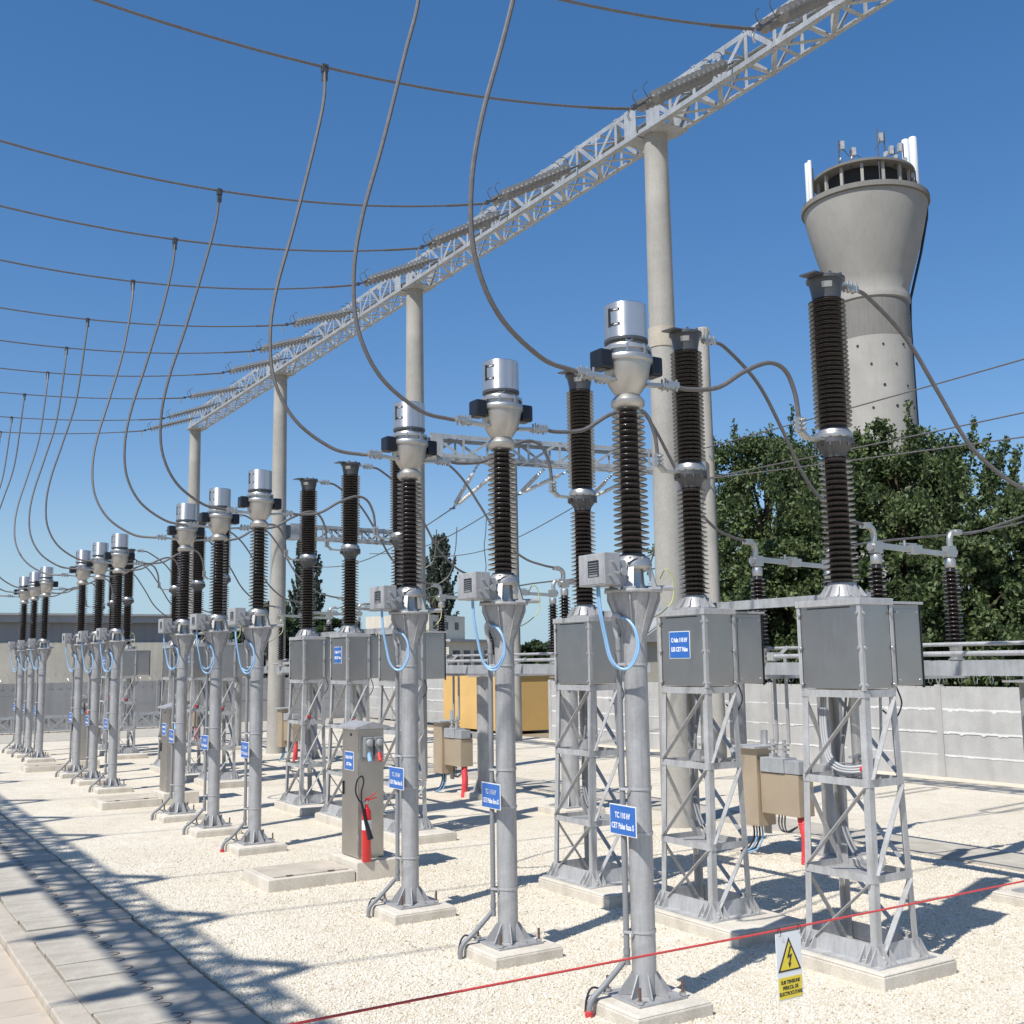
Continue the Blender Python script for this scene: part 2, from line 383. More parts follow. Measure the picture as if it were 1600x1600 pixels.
# loose stones on the near gravel
def stones():
    t = (1+5**.5)/2
    iv = np.array([(-1, t, 0), (1, t, 0), (-1, -t, 0), (1, -t, 0), (0, -1, t), (0, 1, t), (0, -1, -t), (0, 1, -t), (t, 0, -1), (t, 0, 1), (-t, 0, -1), (-t, 0, 1)], float)/math.sqrt(1+t*t)
    fi = np.array([(0, 11, 5), (0, 5, 1), (0, 1, 7), (0, 7, 10), (0, 10, 11), (1, 5, 9), (5, 11, 4), (11, 10, 2), (10, 7, 6), (7, 1, 8), (3, 9, 4), (3, 4, 2), (3, 2, 6), (3, 6, 8), (3, 8, 9), (4, 9, 5), (2, 4, 11), (6, 2, 10), (8, 6, 7), (9, 8, 1)])
    # density falls with distance
    P = []
    tot = 90000
    while len(P) < tot:
        n = 60000
        d = rng.uniform(5.6, 17, n); a = rng.uniform(-.52, .52, n)
        x = fw0.x*d + rt.x*d*np.tan(a); y = fw0.y*d + rt.y*d*np.tan(a)
        keep = (y > 2.84) & (y < 19) & (rng.random(n) < np.minimum(1, (d*1.0)/(5.6+.0*d)*np.clip((17-d)/9, 0, 1)))
        P += list(zip(x[keep], y[keep]))
    P = np.array(P[:tot]); N = len(P)
    s = rng.uniform(.005, .0125, N)
    sc3 = np.stack([s*rng.uniform(.8, 1.5, N), s*rng.uniform(.7, 1.1, N), s*rng.uniform(.5, .85, N)], 1)
    ang = rng.uniform(0, 6.28, N); ca, sa = np.cos(ang), np.sin(ang)
    V = iv[None]*sc3[:, None, :]*(1+rng.uniform(-.22, .22, (N, 12, 1)))
    X = V[..., 0]*ca[:, None]-V[..., 1]*sa[:, None]; Y = V[..., 0]*sa[:, None]+V[..., 1]*ca[:, None]
    tl = rng.uniform(-.35, .35, N)[:, None]; Z = V[..., 2]+tl*X
    W = np.stack([X+P[:, :1], Y+P[:, 1:2], Z+(sc3[:, 2]*.2)[:, None]], -1).reshape(-1, 3)
    Fc = (fi[None]+(np.arange(N)*12)[:, None, None]).reshape(-1, 3)
    me = bpy.data.meshes.new('gravel_stones'); me.vertices.add(len(W)); me.vertices.foreach_set('co', W.ravel())
    me.loops.add(Fc.size); me.loops.foreach_set('vertex_index', Fc.ravel().astype(np.int32))
    me.polygons.add(len(Fc)); me.polygons.foreach_set('loop_start', np.arange(0, Fc.size, 3, dtype=np.int32))
    me.polygons.foreach_set('use_smooth', np.ones(len(Fc), bool))
    me.update(); me.validate(); me.materials.append(M['stone'])
    tag(obj('gravel_stones', me), 'loose white gravel stones spread over the yard', 'gravel', kind='stuff')
stones()

# ------------------------------------------------------------------ concrete footings
def footing(name, label, loc, size, h, group, mat='concrete', cham=.03, rz=0.):
    b = MB(); b.frustum(-.1, h-.02, size, size); b.frustum(h-.02, h, size, (size[0]-cham, size[1]-cham))
    o = b.build(name, mat, None, 0, .012); o.location = loc; o.rotation_euler.z = rz
    return tag(o, label, 'footing', group)

ORD = ['nearest', 'second', 'third', 'farthest']
PH = ['right hand', 'middle', 'left hand']
CTX = [-6.513, -8.370, -10.228, -14.904, -16.762, -18.620, -23.526, -25.383, -27.241, -32.214, -34.072, -35.929]
CTY = 5.152

# ------------------------------------------------------------------ current transformer
def make_ct():
    t = thing('current_transformer', 'x', 'current transformer')
    MB().cyl((0, 0, .126), (0, 0, 2.74), .0875, n=28).build('support_column', 'galv', t)
    MB().box((0, 0, .115), (.43, .43, .018)).build('base_plate', 'galv', t, 0, .004)
    gm = MB().prism([(.085, -.005, .128), (.195, -.005, .124), (.195, -.005, .138), (.098, -.005, .27), (.085, -.005, .27)], (0, .01, 0)).mesh('gusset', M['galv'], 0)
    for k in range(8): obj('gusset', gm, t, rz=R(45*k+22.5))
    bm_ = MB().cyl((0, 0, .1), (0, 0, .235), .011, n=8).mesh('anchor_bolt', M['bolt']); nm = MB().lathe([(.026, .128), (.026, .150)], 6).mesh('nut', M['zinc'], 0)
    for sx, sy in ((-1, -1), (1, -1), (1, 1), (-1, 1)):
        b = obj('anchor_bolt', bm_, t, (sx*.19, sy*.19, 0)); obj('nut', nm, b)
    # flared head
    MB().lathe([(.089, 2.62), (.095, 2.70), (.19, 2.955), (.19, 2.985)], 12, cap=False).build('flared_head', 'galv', t, 20)
    rm = MB().prism([(.09, -.004, 2.66), (.2, -.004, 2.93), (.2, -.004, 2.985), (.1, -.004, 2.985)], (0, .008, 0)).mesh('head_rib', M['galv'], 0)
    for k in range(8): obj('head_rib', rm, t, rz=R(45*k))
    MB().lathe([(.02, 2.985), (.215, 2.985), (.218, 2.99), (.218, 3.004), (.215, 3.008), (.02, 3.008)], 32).build('head_plate', 'galv_light', t)
    # pedestal of the transformer
    p = MB().lathe([(.10, 3.009), (.085, 3.06), (.08, 3.16)], 20)
    for k in range(4):
        a = R(90*k+45); c, s = math.cos(a), math.sin(a)
        p.bar((.165*c, .165*s, 3.009), (.115*c, .115*s, 3.20), .055, .035, (c, s, 0)); p.box((.165*c, .165*s, 3.018), (.09, .09, .018), a)
    p.lathe([(.13, 3.16), (.145, 3.18), (.145, 3.205), (.135, 3.23), (.105, 3.262), (.095, 3.275)], 28)
    for k in range(8):
        a = R(45*k); p.cyl((.125*math.cos(a), .125*math.sin(a), 3.2), (.125*math.cos(a), .125*math.sin(a), 3.25), .010, n=6)
    p.build('pedestal', 'alu', t)
    MB().tube([(.02, .05, 3.02), (.03, .36, 3.03)], .021, 12).build('earth_stub', 'galv_light', t)
    MB().tube(spline([(.0, .26, 3.10), (.03, .29, 3.17), (.04, .335, 3.14), (.045, .35, 3.03), (.05, .33, 2.93), (.06, .22, 2.84), (.05, .14, 2.80)], 5), .005, 6).build('earth_wire', 'earth', t)
    # secondary terminal box
    tb = MB().box((-.01, -.30, 3.15), (.33, .145, .235)).build('terminal_box', 'galv', t, 0, .006)
    MB().box((-.01, -.3735, 3.15), (.305, .004, .215)).build('box_lid', 'galv', tb, 0, .0015)
    MB().box((.02, -.3765, 3.155), (.135, .003, .12)).build('nameplate', 'ink', tb, 0)
    nl = MB()
    for k in range(5): nl.box((.02, -.3785, 3.195-.018*k), (.115, .001, .005))
    nl.box((.02, -.3785, 3.105), (.11, .001, .014)); nl.build('nameplate_lines', 'alu', tb, 0)
    fx = MB()
    for z, y in ((3.20, -.30), (3.12, -.27), (3.10, -.33)): fx.cyl((.155, y, z), (.185, y, z), .012, n=10)
    fx.build('cable_gland', 'zinc', tb)
    br = MB().bar((-.02, -.23, 3.12), (-.02, -.1, 3.10), .18, .03); br.box((.1, -.2, 3.12), (.01, .12, .2)); br.cyl((.12, -.2, 3.13), (.165, -.2, 3.13), .03, n=14)
    br.build('box_bracket', 'galv', t, 0)
    MB().tube(spline([(.1, -.12, 3.20), (.12, -.05, 3.23), (.11, .05, 3.2), (.08, .08, 3.12)], 4), .007, 6).build('control_wire', 'black_cable', t)
    # insulator, tank, bellows
    MB().lathe([(.078, 3.27)] + sheds(3.29, 4.375, 24, .074, .068, .136, .127, .0, 1.0) + [(.07, 4.41)], 28).build('insulator', 'porcelain', t, 50)
    MB().lathe([(.075, 4.385), (.10, 4.39), (.128, 4.42), (.130, 4.455), (.115, 4.475), (.090, 4.50), (.105, 4.52), (.142, 4.575), (.168, 4.645), (.182, 4.72), (.186, 4.745), (.197, 4.75), (.201, 4.756), (.201, 4.792), (.196, 4.798), (.168, 4.80), (.168, 4.835), (.188, 4.838), (.188, 4.865), (.16, 4.87), (.145, 4.915), (.13, 4.925)], 36).build('tank', 'alu', t, 40)
    cl = MB()
    for k in range(8):
        a = R(45*k+10); cl.bar((.19*math.cos(a), .19*math.sin(a), 4.80), (.18*math.cos(a), .18*math.sin(a), 4.87), .02, .012)
    cl.build('clamp_lugs', 'zinc', t, 0)
    ey = MB(); ey.cyl((.13, -.07, 4.86), (.13, -.07, 4.90), .012, n=8)
    ey.tube([(.13+.028*math.cos(a)*.5, -.07+.028*math.cos(a)*.85, 4.925+.028*math.sin(a)) for a in np.linspace(0, 6.283, 15)], .0075, 6, False)
    ey.build('lifting_eye', 'zinc', t)
    bl = MB().lathe([(.16, 4.925), (.166, 4.93), (.166, 5.20), (.160, 5.207), (.02, 5.210)], 40).build('bellows_cover', 'bellows', t, 40)
    MB().lathe([(.140, 4.905), (.1695, 4.912), (.1695, 4.934), (.14, 4.936)], 32).build('bellows_ring', 'darkmetal', bl)
    # level window with MAX and MIN plates, on the side facing the road
    def patch(a0, a1, z0, z1, r=.1675):
        b = MB(); n = 6
        for i in range(n):
            p0, p1 = a0+(a1-a0)*i/n, a0+(a1-a0)*(i+1)/n
            b.add([(r*math.cos(p0), r*math.sin(p0), z0), (r*math.cos(p1), r*math.sin(p1), z0), (r*math.cos(p1), r*math.sin(p1), z1), (r*math.cos(p0), r*math.sin(p0), z1)], [(0, 1, 2, 3)])
        return b
    ac = math.atan2(-.98, .15)
    patch(ac-.13, ac+.02, 5.015, 5.165).build('level_window', 'ink', bl, 60)
    for z, word in ((5.145, 'MAX'), (5.03, 'MIN')):
        pl = patch(ac+.04, ac+.52, z-.011, z+.011).build('level_plate', 'ink', bl, 60)
        tx = lettering('- '+word, .017, pl, (.1688*math.cos(ac+.3), .1688*math.sin(ac+.3), z), bold=.0006); tx.rotation_euler = (R(90), 0, ac+.3+R(90))
    for s in (-1, 1):
        MB().box((0, s*.243, 4.75), (.15, .115, .155)).build('terminal_guard', 'black', t, 0, .018)
        b = MB().bar((.02, s*.15, 4.60), (.02, s*.40, 4.622), .075, .024)
        b.box((.02, s*.37, 4.61), (.085, .10, .03)); b.box((.02, s*.43, 4.632), (.06, .10, .045))
        for q in (-.022, .022):
            for y in (.345, .40, .455): b.cyl((.02+q, s*y, 4.58), (.02+q, s*y, 4.672), .009, n=6)
        b.build('terminal_clamp', 'alu', t, 0)
    # conduit with straps, blue control cables
    c = MB().tube(spline([(-.04, -.122, 2.66), (-.04, -.122, 2.60), (-.04, -.122, 1.6), (-.04, -.122, .42), (-.045, -.13, .37), (-.11, -.27, .20), (-.125, -.385, .10), (-.128, -.40, -.03)], 4), .021, 12)
    for z in (2.58, .42): c.cyl((-.04, -.122, z-.02), (-.04, -.122, z+.02), .025, n=12)
    c.build('conduit', 'conduit', t)
    MB().tube(spline([(-.04, -.122, 2.64), (-.045, -.15, 2.74), (-.03, -.165, 2.80), (.0, -.165, 2.825), (.03, -.15, 2.80)], 4), .018, 10).build('conduit_elbow', 'white_cable', t)
    for d in (0, .022):
        MB().tube(spline([(-.03+d, -.31, 3.03), (-.02+d, -.305, 2.86), (-.01+d, -.27, 2.66), (.01+d, -.24, 2.50), (.06+d, -.20, 2.43), (.125+d, -.155, 2.44), (.165+d, -.11, 2.56), (.15+d*.5, -.11, 2.70), (.09, -.13, 2.785), (.03, -.15, 2.80)], 6), .0092, 8).build('control_cable', 'blue_cable', t)
    for z in (2.46, 1.56, 1.24, .56):
        b = MB(); pts = [(.092*math.cos(a), .092*math.sin(a), z) for a in np.linspace(R(-80), R(230), 22)]
        pts = [(-.03, -.146, z), (.015, -.11, z)] + pts + [(-.066, -.115, z), (-.06, -.138, z), (-.03, -.146, z)]
        for p, q in zip(pts, pts[1:]): b.bar(p, q, .004, .02)
        b.build('strap', 'galv_light', t, 60)
    MB().tube(spline([(-.19, -.2, .13), (-.22, -.3, .16), (-.23, -.345, .10), (-.235, -.36, .0)], 5), .008, 6).build('earth_strap', 'black_cable', t)
    sp = MB().box((0., -.152, 1.342), (.315, .006, .215)).build('sign_plate', 'white', t, 0)
    MB().box((0., -.156, 1.342), (.30, .003, .20)).build('sign_face', 'sign_blue', sp, 0)
    return t, sp
# sign positions are part of the transformer; the wording differs per phase
ct0, _sp = make_ct()
CTS = []
words = ['S', 'T', 'R']
for i, x in enumerate(CTX):
    g, k = i//3, i % 3
    o = ct0 if i == 0 else copy_tree(ct0)
    o.location = (x, CTY, 0); o.rotation_euler.z = random.uniform(-.02, .02)
    nm = 'grey current transformer with blue cable loops, '
    if g == 0:
        lab = nm + 'the one whose sign ends in faza ' + words[k]
    else:
        lab = nm + '%s one of the %s trio' % (PH[k], ORD[g])
    tag(o, lab, 'current transformer', 'current transformers along the row')
    sp = [c for c in o.children if c.name.startswith('sign_plate')][0]
    lettering('TC 110 kV\nCET Palas faza '+words[k], .056, sp, (0, -.1585, 1.335), sx=.72, spacing=1.35, bold=.0012)
    for ch in o.children:
        if ch.name.startswith('control_cable'):
            e = random.uniform(-.07, .09) if i else 0.; ch.scale.z = 1+e; ch.location.z = -3.03*e; ch.rotation_euler.z = random.uniform(-.05, .05) if i else 0.
    CTS.append(o)
    tail = 'under the current transformer with the sign faza '+words[k] if g == 0 else 'under the %s current transformer of the %s trio' % (PH[k], ORD[g])
    footing('transformer_footing', 'square pale footing ' + tail, (x, CTY, 0), (.68, .68), .106, 'footings under the current transformers', cham=.05, rz=random.uniform(-.02, .02))

for i in (0, 3):
    o = CTS[i]
    b = MB()
    for q in range(5): b.cyl((-.128, -.40, -.02+q*.012), (-.128, -.40, -.013+q*.012), .03, n=14)
    b.cyl((-.128, -.40, -.05), (-.128, -.40, .04), .027, n=14); b.build('conduit_tip', 'red_pipe', o)

# ------------------------------------------------------------------ circuit breakers
BY = 7.30
def make_breaker():
    t = thing('circuit_breaker', 'x', 'circuit breaker')
    # skirt
    for ax, hw, hl in (('y', -.262, .375), ('x', .378, .262), ('y', .262, .375), ('x', -.378, .262)):
        m = MB(); sg = 1 if hw > 0 else -1
        def P(u, n, z): return (u, n, z) if ax == 'y' else (n, u, z)
        m.prism([P(-hl, hw, .135), P(hl, hw, .135), P(hl-.012, hw-sg*.012, .275), P(-hl+.012, hw-sg*.012, .275)], P(0, -sg*.008, 0))
        m.prism([P(-hl, hw, .131), P(hl, hw, .131), P(hl, hw+sg*.075, .131), P(-hl, hw+sg*.075, .131)], (0, 0, .010))
        for u in (-hl+.004, -hl+.065, -hl+.125, hl-.125, hl-.065, hl-.012):
            m.prism([P(u, hw+sg*.070, .142), P(u, hw+sg*.070, .158), P(u, hw-sg*.008, .268), P(u, hw-sg*.002, .142)], P(.008, 0, 0))
        for u in (-hl+.035, hl-.095): m.lathe([(.016, .141), (.016, .165), (.008, .17), (.008, .19)], 6, P(u, hw+sg*.04, 0))
        m.build('base_skirt', 'galv_light', t, 0)
    MB().box((0, 0, .124), (.91, .68, .012)).build('base_plate', 'galv_light', t, 0)
    B = [(-.365, -.245), (.365, -.245), (.365, .245), (-.365, .245)]; T = [(-.33, -.185), (.33, -.185), (.33, .185), (-.33, .185)]
    def at(i, z, off=0.):
        f = (z-.13)/2.1; return Vector((B[i][0]+(T[i][0]-B[i][0])*f, B[i][1]+(T[i][1]-B[i][1])*f, z))
    for i in range(4):
        MB().angle(at(i, .131), at(i, 2.225), .062, .007, -1 if B[i][0] > 0 else 1, -1 if B[i][1] > 0 else 1).build('leg', 'galv_light', t, 0)
    for i in range(4):
        j = (i+1) % 4; mid = (at(i, 1)+at(j, 1))/2; mid.z = 0; n = mid.normalized()*.006
        for z in (.76, 1.49, 2.19):
            MB().bar(at(i, z)+n*.6, at(j, z)+n*.6, .006, .06).build('crossbar', 'galv_light', t, 0)
        for z0, z1 in ((.16, .73), (.79, 1.46), (1.52, 2.16)):
            e = (at(j, 1)-at(i, 1)).normalized()*.03
            MB().bar(at(i, z0)+n+e, at(j, z1)+n-e, .007, .05, n.normalized()).build('brace', 'galv_light', t, 0)
    for z in (.75, 1.48): MB().box((0, 0, z), (.60, .34, .006)).build('tray', 'galv', t, 0)
    # mechanism inside the lattice
    b = MB().box((-.05, .02, 1.56), (.16, .12, .10)); b.cyl((-.05, .0, 1.5), (.14, .0, 1.56), .025, n=10); b.box((.05, .05, 1.66), (.2, .06, .02)); b.build('drive_linkage', 'galv', t, 0)
    MB().cyl((.12, -.02, 1.58), (.18, -.02, 1.58), .03, n=12).build('red_cap', 'red_pipe', t)
    MB().cyl((.02, .06, 1.6), (.02, .06, 2.2), .05, n=14).build('operating_rod', 'alu', t)
    for k in range(2):
        MB().tube(spline([(-.1+.05*k, .1, 2.2), (-.2, .08, 1.5), (-.18+.04*k, .05, 1.1), (.0+.05*k, .0, .86), (.2, .0, .8)], 6), .011, 7).build('control_lead', 'conduit', t)
    MB().tube(spline([(.30, .24, 2.24), (.32, .27, 2.1), (.28, .22, 1.98), (.22, .15, 2.05)], 5), .007, 6).build('thin_wire', 'black_cable', t)
    # cabinet
    MB().box((0, 0, 2.575), (.665, .375, .69)).build('cabinet', 'cabinet', t, 0, .004)
    MB().box((0, 0, 2.935), (.70, .41, .055)).build('cabinet_lid', 'galv_light', t, 0, .004)
    MB().box((0, -.1895, 2.893), (.46, .004, .010)).build('lid_gap', 'dark', t, 0)
    for sx in (-1, 1):
        for sy in (-1, 1):
            MB().angle((sx*.342, sy*.197, 2.215), (sx*.342, sy*.197, 2.907), .035, .006, -sx, -sy).build('corner_angle', 'galv_light', t, 0)
    s = MB()
    for z in (2.26, 2.56, 2.84):
        for x in (-.31, .31): s.lathe([(.014, 0), (.012, .014), (.004, .018)], 10, (x, -.199, z), (0, -1, 0))
        for y in (-.165, .165): s.lathe([(.014, 0), (.012, .014), (.004, .018)], 10, (.344, y, z), (1, 0, 0))
    s.build('panel_screws', 'zinc', t)
    sb = MB().box((.06, .40, 2.58), (.50, .345, .67)).build('side_cabinet', 'cabinet', t, 0, .004)
    MB().box((.06, .405, 2.928), (.55, .40, .022)).build('side_cabinet_lid', 'galv_light', sb, 0, .003)
    MB().box((.3125, .40, 2.57), (.006, .30, .62)).build('side_door', 'cabinet', sb, 0, .002)
    MB().box((.30, .205, 2.58), (.03, .03, .70)).build('door_frame', 'galv_light', sb, 0)
    MB().box((.305, .583, 2.57), (.02, .014, .69)).build('door_seal', 'black', sb, 0)
    s2 = MB()
    for z in (2.29, 2.85):
        for y in (.275, .525): s2.lathe([(.011, 0), (.009, .012)], 10, (.315, y, z), (1, 0, 0))
    s2.build('door_screws', 'zinc', sb)
    # pole
    b = MB().lathe([(.205, 2.963), (.205, 2.985), (.165, 2.99), (.125, 3.07), (.118, 3.105)], 28)
    for k in range(12):
        a = R(30*k); c, s_ = math.cos(a), math.sin(a); b.bar((.19*c, .19*s_, 2.985), (.125*c, .125*s_, 3.075), .012, .03)
    b.build('pole_base', 'galv', t, 30)
    MB().lathe([(.09, 3.09)] + sheds(3.11, 4.18, 23, .090, .088, .147, .143, .0, .75) + [(.09, 4.20)], 28).build('lower_insulator', 'porcelain', t, 50)
    b = MB().lathe([(.095, 4.18), (.10, 4.215), (.155, 4.285), (.165, 4.30), (.165, 4.335), (.150, 4.34), (.150, 4.39), (.125, 4.42), (.11, 4.43)], 32)
    for k in range(12):
        a = R(30*k); b.cyl((.158*math.cos(a), .158*math.sin(a), 4.27), (.158*math.cos(a), .158*math.sin(a), 4.35), .011, n=6)
    b.build('middle_flange', 'darkmetal', t, 30)
    MB().lathe([(.151, 4.342), (.153, 4.345), (.153, 4.385), (.128, 4.422)], 32, cap=False).build('flange_ring', 'alu', t)
    b = MB().bar((0, -.14, 4.32), (0, -.33, 4.33), .09, .016); b.bar((0, -.33, 4.32), (.0, -.40, 4.38), .06, .03); b.box((0, -.41, 4.43), (.05, .06, .13))
    for z in (4.39, 4.43, 4.47): b.cyl((-.04, -.43, z), (.06, -.40, z), .011, n=6); b.cyl((-.035, -.38, z), (.045, -.455, z), .010, n=6)
    b.build('middle_terminal', 'alu', t, 0)
    MB().lathe([(.118, 4.42)] + sheds(4.445, 5.585, 28, .115, .115, .160, .160, .0, .75) + [(.118, 5.60)], 30).build('upper_insulator', 'porcelain', t, 50)
    b = MB().lathe([(.122, 5.585), (.124, 5.62), (.133, 5.67), (.148, 5.745), (.166, 5.75), (.166, 5.775), (.155, 5.782), (.02, 5.79)], 32)
    b.bar((.02, -.13, 5.778), (.04, -.27, 5.768), .16, .014)
    for k in range(8):
        a = R(45*k+12); b.cyl((.145*math.cos(a), .145*math.sin(a), 5.775), (.145*math.cos(a), .145*math.sin(a), 5.80), .013, n=6)
    b.build('top_cap', 'darkmetal', t, 30)
    b = MB()
    for a0 in (-62,):
        for i in range(4):
            p0, p1 = R(a0+i*9), R(a0+(i+1)*9); rr = (.136, .146)
            b.add([(rr[0]*math.cos(p0), rr[0]*math.sin(p0), 5.665), (rr[0]*math.cos(p1), rr[0]*math.sin(p1), 5.665), (rr[1]*math.cos(p1), rr[1]*math.sin(p1), 5.715), (rr[1]*math.cos(p0), rr[1]*math.sin(p0), 5.715)], [(0, 1, 2, 3)])
    b.build('phase_plate', 'alu', t)
    b = MB().bar((0, .15, 5.755), (0, .30, 5.755), .075, .016); b.box((0, .315, 5.745), (.06, .16, .05))
    for y in (.26, .31, .37):
        for q in (-.022, .022): b.cyl((q, y, 5.71), (q, y, 5.80), .012, n=6)
    b.build('top_terminal', 'alu', t, 0)
    return t
br0 = make_breaker(); BRS = []; BRX = [x+.115 for x in CTX]
for i, x in enumerate(BRX):
    g, k = i//3, i % 3
    o = br0 if i == 0 else copy_tree(br0)
    o.location = (x, BY, 0)
    lab = 'brown ribbed breaker on a lattice stand, '
    if i == 0: lab += 'closest of all, before the water tower'
    elif i == 1: lab += 'the one with the blue sign Celula 110 kV'
    elif i == 2: lab += 'just left of the faza S transformer'
    else: lab += '%s one of the %s trio' % (PH[k], ORD[g])
    tag(o, lab, 'circuit breaker', 'circuit breakers along the row')
    BRS.append(o)
    if k == 1:
        sp = MB().box((-.03, -.192, 2.625), (.305, .004, .265)).build('sign_plate', 'white', o, 0)
        MB().box((-.03, -.1955, 2.625), (.29, .003, .25)).build('sign_face', 'sign_blue', sp, 0)
        lettering('Celula 110 kV\nLES CET Palas', .058, sp, (-.03, -.198, 2.625), sx=.72, spacing=1.55, bold=.0020)
    where = ('closest circuit breaker', 'circuit breaker with the sign Celula 110 kV', 'circuit breaker left of the faza S transformer')[k] if g == 0 else '%s circuit breaker of the %s trio' % (PH[k], ORD[g])
    L, cx = (1.03, .03) if i == 0 else (1.30, .20)
    footing('breaker_footing', 'oblong footing slab under the ' + where, (x+cx, BY+.03, 0), (L, .86), .122, 'footings under the circuit breakers', cham=.02)
t = BRS[0]
for k in range(3):
    MB().tube(spline([(-.24+.02*k, -.05, 2.2), (-.24+.025*k, -.08, 1.9), (-.16+.02*k, -.1, 1.62+.02*k), (.02, -.08, 1.55+.02*k), (.20, .02, 1.60+.02*k), (.24, .08, 1.8), (.25, .1, 2.2)], 6), .012, 7).build('cable_loop', 'white_cable', t)
for g in range(4):
    xs = BRX[3*g:3*g+3]
    b = MB().box(((xs[0]+xs[2])/2, BY+.24, 2.995), (xs[0]-xs[2]+.15, .05, .085)).box(((xs[0]+xs[2])/2, BY+.27, 3.034), (xs[0]-xs[2]+.15, .07, .006))
    o = b.build('linkage_beam', 'girder', None, 0); tag(o, 'long grey steel beam across the cabinet tops of the %s breaker trio' % ORD[g], 'beam', 'linkage beams over the breaker cabinets')

# ------------------------------------------------------------------ disconnectors
DY = 10.65
def make_disc():
    t = thing('disconnector', 'x', 'disconnector')
    for x in (-1.38, 1.38):
        c = MB().cyl((x, 0, .12), (x, 0, 2.2), .15, n=24); c.box((x, 0, 2.21), (.4, .5, .02)); c.box((x, 0, .115), (.52, .52, .02))
        for k in range(8):
            a = R(45*k); e = Vector((math.cos(a), math.sin(a), 0)); p = Vector((x, 0, 0))
            c.prism([p+e*.14+Vector((0, 0, .12)), p+e*.25+Vector((0, 0, .12)), p+e*.15+Vector((0, 0, .36)), p+e*.14+Vector((0, 0, .36))], e.cross(Vector((0, 0, 1)))*.01)
        c.build('column', 'galv', t)
    for y in (-.65, .65):
        b = MB().box((.2, y, 2.35), (5.1, .012, .15)); b.box((.2, y+.03, 2.421), (5.1, .07, .008)); b.box((.2, y+.03, 2.279), (5.1, .07, .008)); b.build('beam', 'girder', t, 0)
    for x in (-1.86, 0, 2.25):
        MB().box((x, .03, 2.25), (.14, 1.5, .055)).build('cross_channel', 'galv_light', t, 0)
        arm = MB().bar((x, -.55, 3.72), (x, -.05, 3.70), .03, .066); arm.bar((x, .08, 3.69), (x, .62, 3.67), .03, .058)
        arm.box((x, .02, 3.70), (.10, .16, .10)); arm.bar((x-.03, -.2, 3.765), (x-.03, .1, 3.77), .012, .02); arm.cyl((x, -.15, 3.70), (x, -.15, 3.80), .015, n=6)
        arm.build('blade_arm', 'alu', t, 0)
        for y, s in ((-.65, -1), (.65, 1)):
            ins = MB().lathe([(.06, 2.60)] + sheds(2.61, 3.50, 18, .057, .052, .108, .098, .004) + [(.055, 3.53)], 20, (x, y, 0)).build('post_insulator', 'porcelain', t, 50)
            MB().lathe([(.09, 2.427), (.09, 2.445), (.07, 2.45), (.07, 2.56), (.078, 2.60), (.06, 2.615)], 20, (x, y, 0)).build('insulator_base', 'alu', ins)
            h = MB().lathe([(.06, 3.51), (.065, 3.53), (.065, 3.60), (.055, 3.62)], 16, (x, y, 0)); h.box((x, y, 3.70), (.10, .13, .13)); h.cyl((x, y+s*.06, 3.70), (x, y+s*.10, 3.70), .045, n=14)
            h.tube(spline([(x, y+s*.02, 3.76), (x, y+s*.02, 3.86), (x, y+s*.06, 3.92), (x, y+s*.14, 3.94)], 4), .036, 12); h.box((x, y+s*.15, 3.94), (.095, .09, .06))
            h.build('terminal_head', 'alu', ins, 40)
    for z, y, r in ((2.50, -.60, .028), (2.60, -.42, .022)):
        MB().cyl((-2.5, y, z), (2.5, y, z), r, n=10).build('drive_tube', 'galv_light', t)
    b = MB()
    for x in (-2.0, -1.72, -.15, .15, 2.1, 2.4): b.box((x, -.58, 2.50), (.10, .12, .10)); b.bar((x, -.6, 2.43), (x+.12, -.45, 2.62), .02, .04)
    b.build('bearing_bracket', 'galv_light', t, 0)
    for x in (-1.95, -1.75):
        MB().cyl((x, -.35, 1.42), (x, -.35, 2.5), .022, n=10).build('drive_rod', 'galv', t)
    return t
d0 = make_disc(); DX = [BRX[3*g+1] for g in range(4)]
for g in range(4):
    o = d0 if g == 0 else copy_tree(d0)
    o.location = (DX[g], DY, 0)
    tag(o, 'disconnector switch on a long beam behind the %s circuit breaker trio' % ORD[g], 'disconnector', 'disconnectors behind the breakers')
    for x in (-1.38, 1.38):
        footing('column_footing', 'low concrete footing under the %s column of the %s disconnector' % ('left' if x < 0 else 'right', ORD[g]), (DX[g]+x, DY, 0), (.8, .8), .105, 'footings under the disconnectors')

